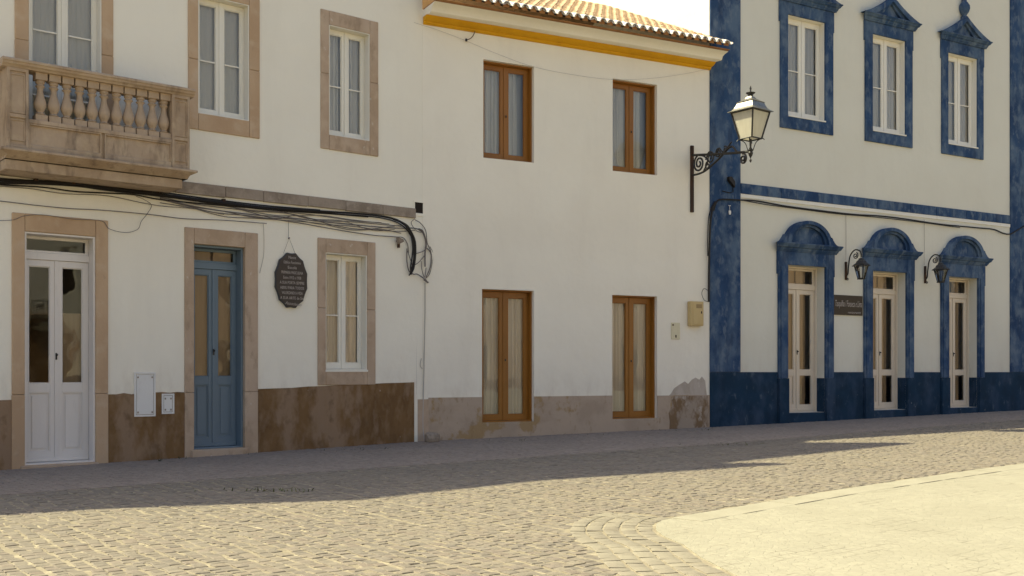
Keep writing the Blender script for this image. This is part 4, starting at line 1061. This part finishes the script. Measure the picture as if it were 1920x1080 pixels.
wires('wire', 'thin grey wire running low across the wall above the white door', 'wire', L, [([(-60, 372), (0, 377), (60, 384), (130, 391), (190, 394), (280, 402), (345, 410), (420, 413), (500, 419)], .006, .03), ([(-50, 345), (0, 349), (60, 354), (120, 363), (200, 367), (270, 381), (310, 387), (360, 391), (420, 402)], .005, .03)], 'wire')
wires('wire', 'thin wire drooping in a loop off the corner of the white door frame', 'wire', L, [([(-40, 413), (20, 413), (45, 405), (80, 403), (140, 411), (190, 414), (205, 429), (235, 436), (258, 430), (265, 415), (275, 402), (284, 385), (270, 374), (255, 368)], .004, .04)], 'wire')
wires('wire', 'faint wire hanging down beside the carved plaque', 'wire', L, [([(541, 414), (541, 430), (541, 446)], .003, .03)], 'wire')
wires('wire', 'faint wire dangling beside the blue door frame', 'wire', L, [([(494, 420), (495, 450), (494, 480), (487, 512)], .004, .015)], 'pale_wire')
wires('wire', 'thin wire slung in a sagging curve below the yellow cornice', 'wire', O, [([(640, -14), (700, 6), (760, 36), (820, 56), (870, 75), (930, 100), (1000, 125), (1080, 141), (1150, 149), (1220, 147), (1280, 139), (1330, 129)], .0025, .03)], 'pale_wire')
wires('conduit', 'whitewashed conduit running down the corner below the wire tangle', 'conduit', O, [([(797, 530), (797, 580), (796, 630), (795, 690), (793.5, 750), (793, 800), (796, 829)], .008, .012), ([(779, 520), (780, 600), (781, 690), (781, 740)], .006, .015), ([(790, 672), (788, 685), (792, 692)], .006, .02)], 'pale_wire')
wires('cable', 'dark sagging cable fixed below the blue string band', 'cable', B, [([(1338, 395), (1343, 380), (1352, 374), (1387, 375), (1420, 377), (1470, 386), (1530, 394), (1600, 402), (1650, 405), (1700, 411), (1760, 420), (1830, 427), (1862, 430), (1880, 437), (1893, 439), (1905, 433), (1925, 421)], .016, .045), ([(1395, 376), (1440, 384), (1500, 392), (1570, 401), (1640, 407), (1720, 416), (1800, 427)], .009, .05)], 'cable')
wires('cable', 'vertical black cable in the corner beside the blue pilaster', 'cable', O, [([(1342, 378, .06), (1336, 392, .05), (1332, 420, .05), (1330, 470, .05), (1329, 530, .05), (1329, 566, .05)], .02, .05), ([(1340, 378, .06), (1330, 400, .05), (1327, 440, .05), (1327, 480, .05)], .009, .05), ([(1328, 566, .04), (1320, 562, .04), (1316, 550, .04), (1320, 541, .04), (1328, 545, .04)], .005, .04)], 'cable')
for px, y0, y1 in ((1586, 402, 488), (1733, 412, 497)):
    wires('wire', ('thin wire dropping from the sagging cable to the lantern above the signboard', 'thin wire dropping from the sagging cable to the lantern by the furthest door')[px > 1600], 'wire', B, [([(px, y0), (px + .5, (y0 + y1) / 2), (px, y1)], .005, .02)], 'pale_wire', group='wires feeding the wall lanterns')
# loose stone at the corner
x, y = gp(810, 829)
o = bpy.data.objects.new('stone', bpy.data.meshes.new('stone')); COL.objects.link(o); bm = bmesh.new(); bmesh.ops.create_icosphere(bm, subdivisions=2, radius=1)
for v_ in bm.verts:
    k = 1 + random.uniform(-.12, .12); v_.co = Vector((max(-.75, min(.75, v_.co.x)) * .16 * k, max(-.75, min(.7, v_.co.y)) * .12 * k, max(-.6, min(.7, v_.co.z)) * .12 * k))
bm.to_mesh(o.data); bm.free(); o.data.materials.append(M['rock']); o.location = (x, y, zg(x, y) + .07); o.rotation_euler = (0, 0, .5)
tag(o, 'loose brown stone lying at the corner between the two white houses', 'stone')
# weeds in the joints
wm_ = MB()
for cx, cy, n_, sp in ((490, 920, 40, 45), (540, 922, 16, 25), (965, 826, 12, 18), (1360, 834, 24, 40), (300, 864, 8, 6), (1330, 806, 12, 5), (660, 843, 14, 60), (420, 853, 8, 40), (1080, 816, 10, 60), (1250, 808, 10, 40), (1420, 796, 8, 50), (1600, 786, 8, 60), (330, 860, 8, 20)):
    for _ in range(n_):
        x, y = gp(cx + random.gauss(0, sp), cy + random.gauss(0, 1.2)); z = zg(x, y); a = random.random() * 6.28; hgt = random.uniform(.012, .045); b_ = random.uniform(.01, .04)
        c, s_ = math.cos(a), math.sin(a); w_ = random.uniform(.004, .01)
        wm_.add([(x - s_ * w_, y + c * w_, z), (x + s_ * w_, y - c * w_, z), (x + c * b_ + s_ * w_ * .5, y + s_ * b_ - c * w_ * .5, z + hgt * .7), (x + c * b_ * 1.8, y + s_ * b_ * 1.8, z + hgt)], [(0, 1, 2, 3)])
o = wm_.build('weeds', 'weed', recalc=False); tag(o, 'low dry weeds growing in the paving joints and along the walls', 'weeds', kind='stuff')

# ================================================================== ACROSS THE SQUARE (behind the camera, mirrored in the panes)
def far_house(u0, u1, H, label, mat, wcol, f=None):
    f = f or Facade(O.world(0, 30), O.a + math.pi)
    t = thing('house', label, 'house', f, u=0)
    hs = []; u = u0 + 1.2
    while u + 1 < u1 - .8: hs += [(u, u + 1.0, .3, 2.7), (u, u + 1.0, 4.4, 6.3)]; u += 2.9
    m = wall_sheet(u0, u1, -.5, H, hs, .25); shell(m, u0, u1, -.5, H, 8); m.build('wall', mat, t, recalc=False)
    for h_ in hs:
        wv = MB().ring(*[h_[0], h_[1], h_[2], h_[3]], .08, .08, .08, .08, -.15, -.1).build('window', 'white_paint', t)
        MB().box(h_[0] + .08, h_[1] - .08, -.16, -.14, h_[2] + .08, h_[3] - .08).build('pane', 'dark_hole', wv)
    MB().box(u0, u1, -.0, .02, -.5, .9).build('plinth', wcol, t)
    MB().box(u0, u1, -8, .3, H, H + .3).build('roof', 'tile', t)
far_house(-26, -12, 7.2, 'tan stone house with a brown plinth across the square', 'sandstone', 'brown_plinth')
far_house(-12, 1, 8.2, 'white house with a blue plinth across the square', 'plaster_blue', 'blue_dark')
far_house(1, 16, 6.8, 'white house with a pale plinth across the square', 'plaster_mid', 'pale_plinth')
far_house(-16, 12, 7.5, 'tan stone house closing the far end of the square', 'sandstone', 'brown_plinth', Facade((44, 8), R(90)))
for o in [o for o in bpy.data.objects if o.get('label', '').startswith('white house with a blue plinth across')]:  # unseen door, balcony and curve added for dark reflections in the white door
    MB().box(-9.75, -8.45, .0, .06, -.4, 3.1).build('reflection_door', 'brown_plinth', o, bevel=.01)
    bb = MB().box(-10.0, -8.2, .0, .7, 3.35, 3.5).build('balcony', 'sandstone', o)
    m = MB(); m.box(-10.0, -8.2, .64, .69, 4.35, 4.41)
    for k in range(13): m.box(-9.97 + k * .145, -9.94 + k * .145, .65, .68, 3.5, 4.35)
    m.build('railing', 'iron', bb)
    m = MB(); m.tube(smooth_path([(-10.35, -.05, .6), (-10.5, -.4, 1.6), (-10.75, -.6, 2.6), (-10.6, -.7, 3.0), (-10.4, -.7, 2.8)], 6), .05, 6); m.build('reflection_curve', 'brown_plinth', o)  # added curve, mirrored as a dark line in the right pane
